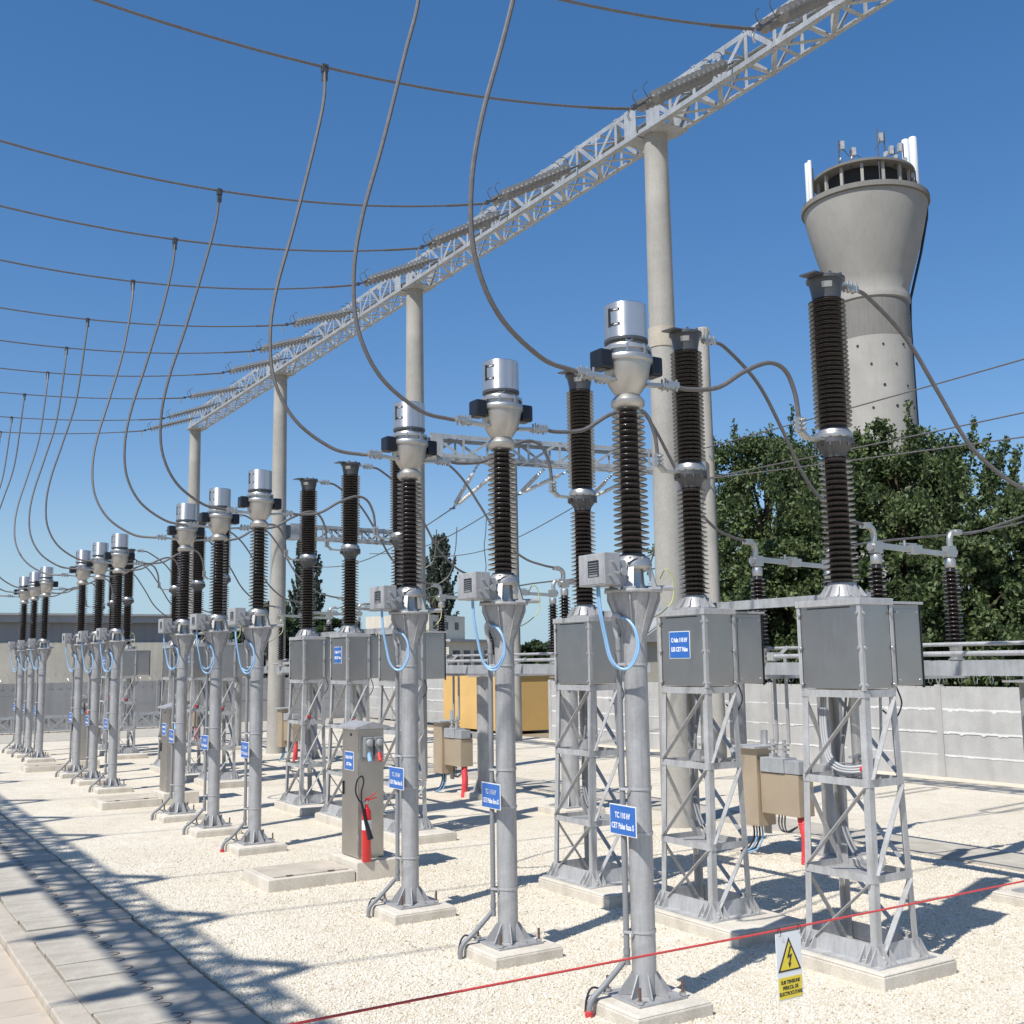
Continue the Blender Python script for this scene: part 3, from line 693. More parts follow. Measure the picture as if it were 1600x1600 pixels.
# operating mechanism boxes beside the disconnector columns
def make_mech():
    t = thing('operating_box', 'x', 'control box')
    MB().box((-.30, 0, .86), (.34, .30, .96)).build('tall_box', 'tan', t, 0, .004)
    MB().box((-.30, -.01, 1.355), (.42, .40, .03)).build('box_roof', 'galv_light', t, 0, .003)
    MB().box((.20, .03, .80), (.64, .26, .50)).build('wide_box', 'tan', t, 0, .004)
    b = MB().box((.10, .0, 1.15), (.40, .24, .18)); b.box((.42, .0, 1.14), (.24, .20, .16)); b.build('gear_case', 'girder', t, 0, .005)
    for x in (.02, .22):
        b = MB().box((x, 0, 1.26), (.07, .07, .05)); b.box((x, 0, 1.34), (.13, .05, .02)); b.box((x, 0, 1.40), (.13, .05, .02)); b.cyl((x, 0, 1.24), (x, 0, 1.46), .025, n=10); b.build('coupling', 'galv', t, 0)
    b = MB().box((-.30, .17, .9), (.10, .04, 1.3)); b.bar((.2, .15, 1.12), (.75, .2, 1.12), .06, .12); b.build('mounting_bracket', 'galv_light', t, 0)
    for k in range(4):
        MB().tube(spline([(-.36+.05*k, -.02, .38), (-.35+.05*k, -.03, .22), (-.42+.05*k, -.06, .08), (-.55+.04*k, -.08, .02)], 5), .012, 7).build('cable', 'blue_cable' if k % 2 else 'black_cable', t)
    for k in range(3):
        MB().tube(spline([(.08+.05*k, 0, .55), (.09+.05*k, -.02, .40), (.20+.03*k, -.03, .34), (.38, 0, .42)], 5), .009, 6).build('cable', 'black_cable', t)
    return t
m0 = make_mech()
for g in range(4):
    o = m0 if g == 0 else copy_tree(m0)
    o.location = (DX[g]-2.07, 10.32, 0)
    tag(o, 'stainless operating box with painted tan gravel reflection and cables hanging below, at the %s disconnector' % ORD[g], 'control box', 'operating boxes of the disconnectors')
    pts = spline([(o.location.x+.44, 10.34, .56), (o.location.x+.47, 10.32, .48), (o.location.x+.53, 10.30, .3), (o.location.x+.54, 10.28, .12), (o.location.x+.53, 10.27, -.05)], 8)
    b = MB()
    rr = [.062 if i % 2 else .055 for i in range(len(pts))]
    b.tube(pts, rr, 14); c = b.build('flexible_conduit', 'red_pipe')
    tag(c, 'bent red plastic conduit rising from the gravel to the %s operating box' % ORD[g], 'conduit', 'red conduits at the operating boxes')
    if g == 1:
        for z in (1.22, .93):
            sp = MB().box((-.472, -.05, z), (.004, .14, .12)).build('warning_plate', 'yellow', o, 0)

# ------------------------------------------------------------------ service cabinets with lidded footing
def make_cab():
    t = thing('service_cabinet', 'x', 'cabinet')
    MB().box((0, 0, .965), (.50, .32, 1.49)).build('body', 'stainless', t, 0, .004)
    b = MB().prism([(-.29, -.22, 1.715), (.29, -.22, 1.715), (.29, 0, 1.80), (.29, .22, 1.715), (-.29, .22, 1.715), (-.29, 0, 1.80)][0:0] or [(.29, -.23, 1.712), (.29, .23, 1.712), (.29, .23, 1.735), (.29, 0, 1.795), (.29, -.23, 1.735)], (-.58, 0, 0)); b.build('roof', 'galv', t, 0)
    d = MB().box((0, -.163, .965), (.47, .006, 1.45)).build('door', 'stainless', t, 0, .002)
    MB().box((-.19, -.172, 1.0), (.022, .02, .16)).build('handle', 'black', d, 0, .004)
    MB().box((.02, -.168, 1.64), (.04, .006, .03)).build('lock', 'black', d, 0)
    h = MB()
    for z in (.45, 1.40): h.box((.242, -.165, z), (.016, .016, .07))
    h.build('hinge', 'galv', d, 0)
    sp = MB().box((-.02, -.1685, 1.33), (.26, .004, .22)).build('sign_plate', 'white', t, 0)
    MB().box((-.02, -.1715, 1.33), (.245, .002, .205)).build('sign_face', 'sign_blue', sp, 0)
    lettering('Celula 110 kV\nCET Palas', .05, sp, (-.02, -.1735, 1.33), sx=.72, spacing=1.6, bold=.002)
    for y, c in ((-.065, 'blue_cable'), (.065, 'red_pipe')):
        s = MB().box((.29, y, 1.50), (.085, .11, .24)).build('socket_outlet', 'conduit', t, 0, .012)
        MB().lathe([(.042, 0), (.042, .02), (.03, .028)], 16, (.333, y, 1.555), (1, 0, 0)).build('socket_lid', 'galv_light', s)
        MB().cyl((.31, y, 1.43), (.36, y, 1.34), .03, .026, n=12).build('plug_collar', c, s)
    return t
c0 = make_cab()
for g in range(3):
    o = c0 if g == 0 else copy_tree(c0)
    X = -12.50-8.45*g; o.location = (X, 5.66, 0)
    tag(o, ('stainless service cabinet with a fire extinguisher standing in front', 'stainless service cabinet half hidden behind the second transformer trio', 'stainless service cabinet behind the third transformer trio')[g], 'cabinet', 'service cabinets along the row')
    b = MB(); b.frustum(-.1, .21, (.86, .66), (.84, .64), (0, 0))
    f = b.build('cabinet_footing', 'concrete', None, 0, .01); f.location = (X, 5.72, 0); tag(f, 'raised concrete plinth under the %s service cabinet' % ORD[g], 'footing', 'plinths under the service cabinets')
    b = MB(); b.frustum(-.1, .135, (.86, 1.05), (.85, 1.04), (0, 0)); f = b.build('cable_pit', 'concrete', None, 0, .01); f.location = (X, 4.86, 0)
    tag(f, 'low concrete cable pit with a pale lid in front of the %s service cabinet' % ORD[g], 'cable pit', 'cable pits before the service cabinets')
    l = MB().box((0, 0.02, .142), (.70, .90, .012)).build('lid', 'kerb', f, 0)
    e = MB()
    for y in (-.25, .25): e.box((.35, y, .150), (.02, .08, .006))
    e.build('lid_hinge', 'darkmetal', f, 0)

# fire extinguisher
ex = thing('fire_extinguisher', 'red carbon dioxide fire extinguisher with a black horn at the stainless cabinet', 'extinguisher', (-12.10, 5.53, .21))
MB().lathe([(.052, 0), (.056, .006), (.056, .53), (.048, .575), (.028, .605), (.02, .62), (.02, .65)], 24).build('cylinder', 'red_paint', ex, 40)
lb = MB().lathe([(.0568, .36), (.0568, .47)], 24, cap=False).build('paper_label', 'white', ex)
b = MB().cyl((0, 0, .645), (0, 0, .69), .018, n=12); b.cyl((0, 0, .67), (.0, -.05, .67), .011, n=8); b.build('valve', 'zinc', ex)
b = MB().bar((0, 0, .69), (.02, .12, .72), .018, .012); b.bar((0, 0, .70), (.02, .11, .775), .018, .010); b.bar((0, -.01, .68), (0, .02, .71), .025, .04); b.build('lever', 'red_paint', ex, 0)
MB().tube(spline([(0, -.05, .67), (.01, -.10, .70), (.0, -.14, .80), (.0, -.12, .93), (.0, -.06, .97), (.01, -.045, .90), (.02, -.075, .80), (.04, -.085, .66)], 6), .010, 8).build('hose', 'black_cable', ex)
MB().tube([(.04, -.085, .68), (.06, -.05, .50), (.09, .01, .26)], [.014, .018, .036], 14).build('horn', 'black', ex)

# ------------------------------------------------------------------ gantries
def conc_pole(name, label, x, y, h, r0, r1, group, collar=None):
    t = thing(name, label, 'pole', (x, y, 0), 0, group)
    MB().tube([(0, 0, -.1), (0, 0, h*.5), (0, 0, h)], [r0, (r0+r1)/2, r1], 28).build('shaft', 'pole_concrete', t)
    if collar: MB().cyl((0, 0, collar[0]), (0, 0, collar[1]), r0+(r1-r0)*collar[0]/h+.012, n=28).build('painted_band', 'kerb', t)
    return t
PX_ = [-4.4, -13.1, -21.75, -30.45, -39.2]; GY = 11.1; GZ = 10.95
pl = ['beyond the right edge of the picture', 'nearest the camera, rising behind the faza S transformer', 'rising behind the faza R transformer', 'between the second and third trio, thick at the foot', 'farthest, at the end of the girder']
for i, x in enumerate(PX_):
    conc_pole('gantry_pole', 'tall round concrete gantry pole, ' + pl[i], x, GY, 10.95, .255, .19, 'poles of the front gantry', (7.38, 7.70) if i == 1 else None)
def girder(name, label, p, q, wd, ht, nb, group, lw=.06, ends=True):
    """box lattice girder from p to q (bottom centre line)"""
    p, q = Vector(p), Vector(q); L = (q-p).length; ang = math.atan2(q.y-p.y, q.x-p.x)
    t = thing(name, label, 'girder', p, ang, group)
    C = [(-wd/2, 0), (wd/2, 0), (wd/2, ht), (-wd/2, ht)]
    for (y, z) in C:
        sy = 1 if y < 0 else -1; szz = 1 if z == 0 else -1
        b = MB().bar((0, y+sy*.04, z), (L, y+sy*.04, z), .08, .009); b.bar((0, y, z+szz*.04), (L, y, z+szz*.04), .009, .08)
        b.build('chord', 'girder', t, 0)
    for f, (a, b_) in enumerate(((0, 1), (1, 2), (2, 3), (3, 0))):
        m = MB(); n = nb
        for i in range(n):
            x0, x1 = L*i/n, L*(i+1)/n; A, B_ = (C[a], C[b_]) if (i+f) % 2 else (C[b_], C[a])
            nrm = (0, 0, 1) if f in (0, 2) else (0, 1, 0)
            m.bar((x0, A[0], A[1]), (x1, B_[0], B_[1]), lw, .007, nrm)
            m.bar((x1, C[a][0], C[a][1]), (x1, C[b_][0], C[b_][1]), lw*.9, .007, nrm)
            if lw >= .065 and f in (1, 3) and i % 2: m.box((x1, C[a][0], (C[a][1] if C[a][1] > C[b_][1] else C[b_][1])-.07), (.26, .010, .13))
        m.build('lacing', 'girder', t, 0)
    if ends:
        for x in (.16, L-.16):
            m = MB()
            for y in (-wd/2-.008, wd/2+.008): m.box((x, y, ht/2), (.30, .008, ht+.02))
            m.box((x, 0, -.01), (.34, wd+.05, .012)); m.build('end_plate', 'girder', t, 0)
    return t
gl = ['running out of the picture at the top right', 'between the nearest pole and the pole behind faza R', 'between the second and third concrete poles from the right', 'left-most span ending at the farthest pole']
for i in range(4):
    girder('lattice_girder', 'grey lattice girder span, ' + gl[i], (PX_[i]-.14, GY, GZ), (PX_[i+1]+.14, GY, GZ), .55, .52, 15, 'spans of the front gantry', .07)
    b = MB().box((PX_[i+1], GY, GZ+.012), (.50, .58, .02)); b.box((PX_[i+1], GY-.2, GZ+.07), (.5, .05, .1)); b.box((PX_[i+1], GY+.2, GZ+.07), (.5, .05, .1))
    tag(b.build('pole_head_plate', 'girder', None, 0), 'steel seat plate on the head of the gantry pole ' + pl[i+1].split(',')[0], 'bracket', 'seat plates on the gantry poles')
# rear gantry toward the road (throws the shadow on the trench covers)
RY = -4.87
for i, x in enumerate([-4.4, -13.1, -21.75]):
    conc_pole('gantry_pole', 'tall round concrete pole of the road side gantry, %s one behind the camera' % ('first', 'second', 'third')[i], x, RY, 10.95, .235, .175, 'poles of the road side gantry')
for i, (a, b_) in enumerate(((5., -4.4), (-4.4, -13.1), (-13.1, -21.75), (-21.75, -30.4))):
    girder('lattice_girder', 'grey lattice girder of the road side gantry, %s span behind the camera' % ('first', 'second', 'third', 'fourth')[i], (a, RY, GZ), (b_, RY, GZ), .56, .54, 15, 'spans of the road side gantry', .094)

# conductors with double tension insulator strings
PHX = [-6.4, -8.64, -11.0, -14.9, -17.25, -20.1, -24.2, -26.6, -29.1, -32.9, -35.3, -37.7]
TZ = [9.80, 9.81, 9.89, 10.0, 10.02, 10.19, 10.46, 10.42, 10.43, 10.54, 10.36, 10.42]
KK = [.0235, .023, .02266, .0255, .0236, .0234, .0185, .018, .0187, .0137, .014, .0160]
CN = ['the %s conductor counted from the right' % w_ for w_ in ('first', 'second', 'third', 'fourth', 'fifth', 'sixth', 'seventh', 'eighth', 'ninth', 'tenth', 'eleventh', 'twelfth')]
def cz(i, y): return TZ[i]-KK[i]*((8.9-3.3)**2-(y-3.3)**2)
def tension_set(label, group, P, A, spread=(.15, .15), single=False):
    """P: conductor end, A: girder attachment; double string of discs between yoke plates"""
    t = thing('insulator_string', label, 'insulator', A, 0, group)
    P = Vector(P)-Vector(A); sp0, sp1 = spread; A0 = Vector((0, 0, 0)); d = (P-A0).normalized(); side = Vector((1, 0, 0)); L = P.length
    upv = side.cross(d)
    if upv.z < 0: upv = -upv
    s0, s1 = d*(L*.14), d*(L*.88)
    b = MB().cyl(A0, s0, .016, n=8); b.prism([s0-d*.05, s0+side*(sp0+.02)+d*.03, s0-side*(sp0+.02)+d*.03], upv*.014); b.build('girder_yoke', 'darkmetal', t, 0)
    b = MB().prism([s1+d*.06, s1+side*(sp1+.02)-d*.02, s1-side*(sp1+.02)-d*.02], upv*.014); b.cyl(s1-d*.03, P, .018, n=8); b.box(P*.97, (.06, .06, .06)); b.build('line_yoke', 'darkmetal', t, 0)
    for s in (-1, 1):
        q0, q1 = s0+side*(s*sp0), s1+side*(s*sp1); e_ = (q1-q0).normalized()
        n = 15; ln = (q1-q0).length-.06; pr = [(.016, 0)]
        for k in range(n):
            z = ln*(k+.2)/n; e = ln/n
            pr += [(.024, z), (.030, z+e*.12), (.088, z+e*.32), (.090, z+e*.38), (.05, z+e*.42), (.026, z+e*.5), (.024, z+e*.75)]
        pr.append((.016, ln))
        MB().lathe(pr, 14, q0+e_*.03, e_).build('disc_string', 'glass_ins', t, 50)
    for pt, sg in ((s1, 1), (s0, -1)):
        for s in (-1, 1):
            q = pt+side*(s*.12); MB().tube(spline([q, q+upv*.13+d*(.02*sg), q+upv*.20-d*(.02*sg), q+upv*.215-d*(.11*sg)], 4), .0065, 6).build('arcing_horn', 'darkmetal', t)
    # dead end clamp
    b = MB().cyl(P, P+d*.05-Vector((0, 0, .0)), .02, n=8); b.tube(spline([P+d*.02, P+d*.06-Vector((0, 0, .08)), P+d*.02-Vector((0, 0, .17))], 4), .017, 8); b.build('dead_end', 'alu', t)
    return t
for i in range(12):
    x = PHX[i]
    tip = (x, 8.9, TZ[i])
    tension_set('pair of grey disc insulator strings holding ' + CN[i], 'tension insulator strings on the front girder', tip, (x+.02, GY-.28, GZ+.16))
    tip2 = (x, -3.2, cz(i, -3.2))
    if i < 9:
        tension_set('pair of grey disc insulator strings behind the camera, holding ' + CN[i].replace(' counted from', ' from'), 'tension insulator strings on the road side girder', tip2, (x+.02, RY+.28, GZ+.16), (.42, .06))
        tension_set('short insulator pair on the street face of the road girder, ' + CN[i].replace(' counted from the right', ' line'), 'street side insulator strings', (x, RY-.66, GZ-.28), (x+.02, RY-.26, GZ+.1), (.09, .03))
    ys = np.linspace(8.9, -3.2, 36)
    b = MB().tube([(x, y, cz(i, y)) for y in ys], .016, 7)
    b.tube([(x, y, cz(i, y)) for y in np.linspace(8.9, 8.2, 4)], .022, 8)
    tag(b.build('conductor', 'cable'), 'sagging overhead cable, ' + CN[i], 'cable', 'overhead conductors')
    # bracing jumpers
    # dropper
    cx = CTX[i]
    S = [(4.48, None), (4.44, -.45), (4.29, 8.1), (4.05, 7.15), (3.84, 6.4), (3.75, 5.85), (3.78, 5.35), (3.98, 4.95), (4.34, 4.69), (4.62, 4.635), (4.74, 4.632)]
    zc = cz(i, 4.48); pts = []
    for k, (y, z) in enumerate(S):
        f = k/(len(S)-1)
        zz = zc if z is None else (zc+z if z < 0 else z)
        pts.append((x+(cx-x)*f, y, zz))
    who = 'the faza '+words[i]+' transformer' if i < 3 else 'the %s transformer of the %s trio' % (PH[i % 3], ORD[i//3])
    t = thing('dropper_cable', 'curving cable from the overhead line down to ' + who, 'cable', (0, 0, 0), 0, 'dropper cables to the current transformers')
    t.location = pts[0]; off = Vector(pts[0]); pts = [Vector(p)-off for p in pts]
    MB().tube(spline(pts, 7), .019, 8).build('cable_run', 'cable', t)
    b = MB().box((0, 0, -.02), (.06, .07, .09)); b.box((0, 0, -.12), (.05, .055, .10)); b.cyl((-.05, 0, -.0), (.05, 0, 0), .014, n=6); b.cyl((-.045, 0, -.06), (.045, 0, -.06), .013, n=6); b.cyl((-.045, 0, -.13), (.045, 0, -.13), .013, n=6)
    b.build('tap_clamp', 'darkmetal', t, 0)
    # transformer to breaker
    bx = BRX[i]
    pts = [(cx+.02, CTY+.44, 4.632), (cx+.02, CTY+.60, 4.62), (cx+.06, CTY+.88, 4.66), (cx+.09, CTY+1.15, 4.82), (bx-.02, BY-.72, 4.93), (bx, BY-.55, 4.88), (bx, BY-.45, 4.70), (bx, BY-.42, 4.5), (bx, BY-.415, 4.42)]
    w2 = ('the closest', 'the Celula signed', 'the faza R')[i] + ' breaker' if i < 3 else 'the %s breaker of the %s trio' % (PH[i % 3], ORD[i//3])
    tag(MB().tube(spline(pts, 7), .019, 8).build('jumper_cable', 'cable'), 'arched cable from transformer to middle flange of ' + w2, 'cable', 'jumper cables from transformers to breakers')
    # breaker to disconnector
    dd = .39 if i % 3 == 0 else 0
    pts = [(bx, BY+.36, 5.745), (bx, BY+.55, 5.70), (bx-.01+.1*dd, BY+1.0, 5.38), (bx-.02+.25*dd, BY+1.35, 4.90), (bx-.02+.45*dd, BY+1.65, 4.42), (bx-.01+.75*dd, BY+2.0, 4.10), (bx+.95*dd, BY+2.3, 3.985), (bx+dd, BY+2.55, 3.945)]
    tag(MB().tube(spline(pts, 7), .019, 8).build('jumper_cable', 'cable'), 'cable drooping from the top of %s' % w2, 'cable', 'jumper cables from breakers to disconnectors')

# rear gantry posts and cross beams
A2P = conc_pole('gantry_pole', 'slimmer concrete pole with a capped top behind the nearest gantry pole', -20.6, 18.8, 10.7, .20, .155, 'poles of the rear gantry', (6.98, 7.40))
conc_pole('gantry_pole', 'concrete pole behind the faza T transformer, only its foot showing', -29.9, 18.8, 9.0, .20, .155, 'poles of the rear gantry')
conc_pole('gantry_pole', 'concrete pole hidden behind the faza R transformer, carrying the farther cross beam', -30.75, 15.6, 6.7, .19, .165, 'poles of the rear gantry')
cp = MB().lathe([(.175, 10.62), (.175, 10.86), (.15, 10.90), (.02, 10.92)], 24)
for k in range(12): a = R(30*k); cp.box((.178*math.cos(a), .178*math.sin(a), 10.76), (.02, .03, .2), a)
cp.build('pole_cap', 'pole_concrete', A2P)
girder('cross_beam', 'lattice cross beam from the second concrete pole to the capped pole', (-21.7, 11.35, 7.05), (-20.65, 18.55, 7.05), .55, .52, 9, 'cross beams of the rear gantry')
girder('cross_beam', 'smaller lattice cross beam seen behind the second breaker trio', (-30.4, 11.35, 6.1), (-30.6, 15.4, 6.1), .45, .42, 8, 'cross beams of the rear gantry')
tag(MB().cyl((-19.3, 18.3, -.05), (-19.3, 18.3, 2.25), .15, n=20).build('steel_post', 'conduit'), 'dark grey steel post by the fence between the two nearest breakers', 'post')
# V insulators and busbar wires
vn = [(12.05, 5.95), (13.85, 6.40), (15.85, 6.40)]
for k, (y, z) in enumerate(vn):
    nd = Vector((-21.75, y, z))
    t = thing('tension_insulator', 'pair of smooth white rod insulators under the cross beam, %s from the left' % ('first', 'second', 'third')[k], 'insulator', nd, 0, 'rod insulators under the cross beam')
    for q in (Vector((-21.45, y+.55, 7.02)), Vector((-20.95, y+1.05, 6.98))):
        e = q-nd; u = e.normalized(); L = e.length
        pr = [(.02, L*.10), (.05, L*.12)]
        n = 16
        for j in range(n):
            zz = L*(.12+.60*(j+.5)/n); pr += [(.040, zz-.012), (.058, zz), (.042, zz+.012)]
        pr += [(.05, L*.73), (.02, L*.75)]
        MB().lathe(pr, 14, (0, 0, 0), u).build('rod', 'composite', t, 60)
        b = MB().cyl((0, 0, 0), u*(L*.12), .014, n=6); b.cyl(u*(L*.73), e, .016, n=6)
        for f in (.8, .88, .95): b.box(u*(L*f), (.05, .05, .05))
        b.build('link_fittings', 'alu', t, 0)
    MB().box((0, 0, 0), (.14, .08, .03)).build('yoke', 'darkmetal', t, 0)
    # wire to the left and wire to the right
    tag(MB().tube([(-21.75-8.4*f, y, z-1.1*math.sin(math.pi*f*.5)*f*.6-.5*math.sin(math.pi*f)) for f in np.linspace(0, 1, 16)], .013, 6).build('busbar_wire', 'cable'), 'thin busbar wire running left from the %s white rod insulators' % ('first', 'second', 'third')[k], 'cable', 'busbar wires of the rear gantry')
for k, (z0, z1, w_) in enumerate(((7.72, 8.45, 'topmost of three'), (6.95, 7.10, 'middle of three'), (6.93, 5.95, 'lowest of three'))):
    tag(MB().tube([(-20.4+22.4*f, 18.6, z0+(z1-z0)*f-.12*math.sin(math.pi*f)) for f in np.linspace(0, 1, 24)], .015, 6).build('busbar_wire', 'cable'), 'thin wire crossing to the right in front of the trees, ' + w_, 'cable', 'busbar wires of the rear gantry')
# hanging taps from busbars to the disconnectors' far heads
tp = []
for i in range(9):
    dx = BRX[i]+(.39 if i % 3 == 0 else 0); y1 = DY+.65
    bx_ = dx+.5; yb, zb = (12.05, 5.55) if i % 3 == 0 else (13.85, 5.95) if i % 3 == 1 else (15.85, 6.5)
    pts = [(bx_, yb, zb), (bx_-.05, yb-.05, zb-.7), (bx_-.2, yb-.3, 4.55), (dx+.05, y1+.75 if yb > 13 else y1+.4, 4.02), (dx, y1+.25, 3.93), (dx, y1+.16, 3.94)]
    w2 = ('nearest', 'second', 'third')[i//3]
    tag(MB().tube(spline(pts, 6), .015, 6).build('tap_cable', 'cable'), 'slack tap cable from busbar to the %s blade of the %s disconnector' % (PH[i % 3], w2), 'cable', 'tap cables to the disconnectors')

# ------------------------------------------------------------------ barrier rope and warning sign
rx = -4.6
stk = []
for y, w_ in ((.9, 'left'), (8.9, 'right')):
    tag(MB().cyl((rx, y, -.05), (rx, y, 1.05), .014, n=8).build('barrier_stake', 'rust'), 'thin steel stake holding the %s end of the red rope' % w_, 'stake', 'stakes of the rope barrier')
pts = [(rx, .9+8*f, 1.003-.0*math.sin(math.pi*f)+.004*math.sin(9*f)) for f in np.linspace(0, 1, 40)]
tag(MB().tube(pts, .0062, 8).build('barrier_rope', 'rope'), 'red plastic barrier rope stretched across the foreground', 'rope')
ws = thing('warning_sign', 'white warning sign with a yellow lightning triangle hanging on the red rope', 'sign', (rx+.012, 4.645, .63))
MB().box((0, 0, .177), (.004, .192, .354)).build('board', 'white', ws, 0)
MB().prism([(.0025, -.088, .150), (.0025, .088, .150), (.0025, 0, .328)], (.001, 0, 0)).build('triangle_border', 'ink', ws, 0)
MB().prism([(.0036, -.071, .159), (.0036, .071, .159), (.0036, 0, .305)], (.001, 0, 0)).build('triangle_field', 'yellow', ws, 0)
MB().prism([(.0047, .006, .282), (.0047, .014, .276), (.0047, -.004, .232), (.0047, .019, .240), (.0047, .003, .190), (.0047, .012, .193), (.0047, -.004, .166), (.0047, -.012, .196), (.0047, -.005, .193), (.0047, .004, .226), (.0047, -.018, .218), (.0047, -.018, .222)], (.001, 0, 0)).build('lightning_bolt', 'ink', ws, 0)
yp = MB().box((.0028, 0, .064), (.0012, .176, .112)).build('caption_panel', 'yellow', ws, 0)
lettering('SUB TENSIUNE\nPERICOL DE\nELECTROCUTARE', .026, yp, (.0037, 0, .064), '+X', 'ink', .84, 1.15, .0008)
b = MB()
for y in (-.07, .085): b.tube([(.004+.012*math.cos(a), y, .362+.022*math.sin(a)) for a in np.linspace(0, 6.28, 14)], .0016, 5, False)
b.build('wire_tie', 'black', ws)

# ------------------------------------------------------------------ fences and buildings
def panel_fence(name, label, p, q, nb, h, group, mortar=True, mat='fence'):
    p, q = Vector((*p, 0)), Vector((*q, 0)); L = (q-p).length; e = (q-p)/L; ang = math.atan2(e.y, e.x)
    t = thing(name, label, 'fence', p, ang, group)
    w_ = L/nb; rows = 4; rh = h/rows
    b = MB()
    for i in range(nb):
        for r_ in range(rows):
            b.box((w_*(i+.5), random.uniform(-.008, .008), rh*(r_+.5)-.02), (w_-.10, .07, rh-.006))
    b.build('panels', mat, t, 0)
    if mortar:
        for r_ in range(1, rows):
            for i in range(nb):
                lo, hi = [], []; k = 44; a0 = random.uniform(0, 9); fat = random.choice([1., 1., .6, .35])
                for j in range(k+1):
                    x = w_*i+.075+(w_-.15)*j/k; nz = .5*math.sin(a0+j*.7)+.35*math.sin(a0*3+j*1.9)+random.uniform(-.4, .4)
                    lo.append((x, -.041, rh*r_-.042-max(0, nz)*.040*fat)); hi.append((x, -.041, rh*r_-.006+max(0, -nz)*.016*fat))
                m = MB(); m.prism(lo+hi[::-1], (0, .006, 0)); m.build('mortar_joint', 'mortar', t, 0)
    for i in range(nb+1):
        MB().box((w_*i, 0, h/2-.02), (.14, .13, h+.06)).build('fence_post', mat, t, 0, .01)
    return t
panel_fence('panel_fence', 'pale precast concrete panel fence behind the disconnectors, right of the ochre shed', (-29.3, 19.75), (1.9, 19.75), 13, 1.86, 'panel fences')
panel_fence('panel_fence', 'concrete panel fence far behind, left of the ochre shed', (-47.4, 21.8), (-37.6, 21.8), 4, 1.86, 'panel fences')
panel_fence('panel_fence', 'grey concrete panel fence with painted shade at the far left end of the yard', (-47.5, -12), (-47.5, 21.8), 14, 1.9, 'panel fences', False, 'greywall_and_fence_shade')  # darker grey than the other fences, shade put into the colour
# razor wire
for k, (p, q, lab) in enumerate((((-20, 19.75, 2.05), (2, 19.75, 2.05), 'coiled razor wire along the top of the right hand fence'), ((-47.5, -12, 2.1), (-47.5, 21.8, 2.1), 'coiled razor wire along the far left fence'))):
    p, q = Vector(p), Vector(q); L = (q-p).length; e = (q-p)/L; s = e.cross(Vector((0, 0, 1))); n = int(L*22)
    pts = [p+e*(L*i/n)+s*(.17*math.cos(i*.8))+Vector((0, 0, .17*math.sin(i*.8))) for i in range(n)]
    tag(MB().tube(pts, .006, 4).build('razor_wire', 'zinc'), lab, 'razor wire')
brk = MB()
for x in np.arange(-19.6, 2, 2.35): brk.bar((x, 19.75, 1.86), (x-.12, 19.75, 2.2), .02, .02, (0, 1, 0)); brk.bar((x, 19.75, 1.86), (x+.12, 19.75, 2.2), .02, .02, (0, 1, 0))
tag(brk.build('wire_bracket', 'zinc', None, 0), 'row of forked brackets carrying the razor wire on the fence', 'bracket')
# ochre shed
sh = thing('ochre_shed', 'low ochre rendered shed at the back between the transformers', 'shed', (-35.9, 21.85, 0))
MB().box((0, 0, 1.05), (4.6, 2.3, 2.1)).build('wall', 'yellow_wall', sh, 0)
MB().box((0, 0, 2.14), (4.8, 2.5, .07)).build('roof', 'roofing', sh, 0)
# long building far left
bd = thing('long_building', 'long low building with cream lower wall and grey upper wall at far left', 'building', (-58, 0, 0))
MB().box((-3, -4, 1.8), (6, 50, 3.8)).build('lower_wall', 'plaster', bd, 0)
MB().box((-2.9, -4, 5.06), (6.5, 50.6, .10)).build('roof', 'roofing', bd, 0)
MB().box((.12, -4, 4.84), (.20, 50.6, .34)).build('fascia', 'roofing', bd, 0)
MB().box((-3, -4, 4.2), (5.9, 49.9, .99)).build('upper_wall', 'greywall_and_fence_shade', bd, 0)
w_ = MB()
for y in (4.2, 12.5, 16.5): w_.box((.01, y, 2.15), (.04, .7, .55))
w_.build('vent_opening', 'dark', bd, 0)
# spare lattice girder lying at the fence
girder('spare_girder', 'spare lattice girder lying on the ground before the far left fence', (-45.9, 3.0, .08), (-45.9, 13.5, .08), .6, .55, 16, None, ends=False)
sheet('far_path', -47.2, -40.5, -4, 21.0, .006, 'slab_concrete')
# concrete building in the middle distance
cb = thing('concrete_building', 'weathered concrete building with square windows seen between the transformers', 'building', (-69, 36.6, 0), R(32))
MB().box((0, 0, 1.3), (7, 8, 5.0)).build('wall', 'plaster', cb, 0)
MB().box((-.5, -1.5, 4.7), (5, 5, 1.8)).build('upper_storey', 'plaster', cb, 0)
MB().box((0, 0, 3.86), (7.5, 8.5, .18)).build('roof', 'roofing', cb, 0)
for k in range(5):
    f = MB().box((3.51, -3+1.5*k, 2.7), (.04, .9, 1.0)).build('window', 'window', cb, 0)
for k in range(3):
    f = MB().box((2.01, -3.2+1.5*k, 4.9), (.04, .5, .5)).build('window', 'window', cb, 0)
# corrugated shed behind the fence
cs = thing('tiled_shed', 'grey shed with a corrugated roof behind the fence, right of faza S', 'shed', (-35.2, 28.0, 0))
MB().box((0, 0, 1.6), (4, 3, 3.2)).build('wall', 'plaster', cs, 0)
b = MB()
for k in range(26): b.cyl((-2.2+.17*k, -1.75, 3.15), (-2.2+.17*k, 0, 4.15), .085, n=6); b.cyl((-2.2+.17*k, 1.75, 3.15), (-2.2+.17*k, 0, 4.15), .085, n=6)
b.prism([(-2.2, -1.7, 3.12), (-2.2, 1.7, 3.12), (-2.2, 0, 4.1)], (4.4, 0, 0)); b.build('roof', 'roofing', cs, 40)

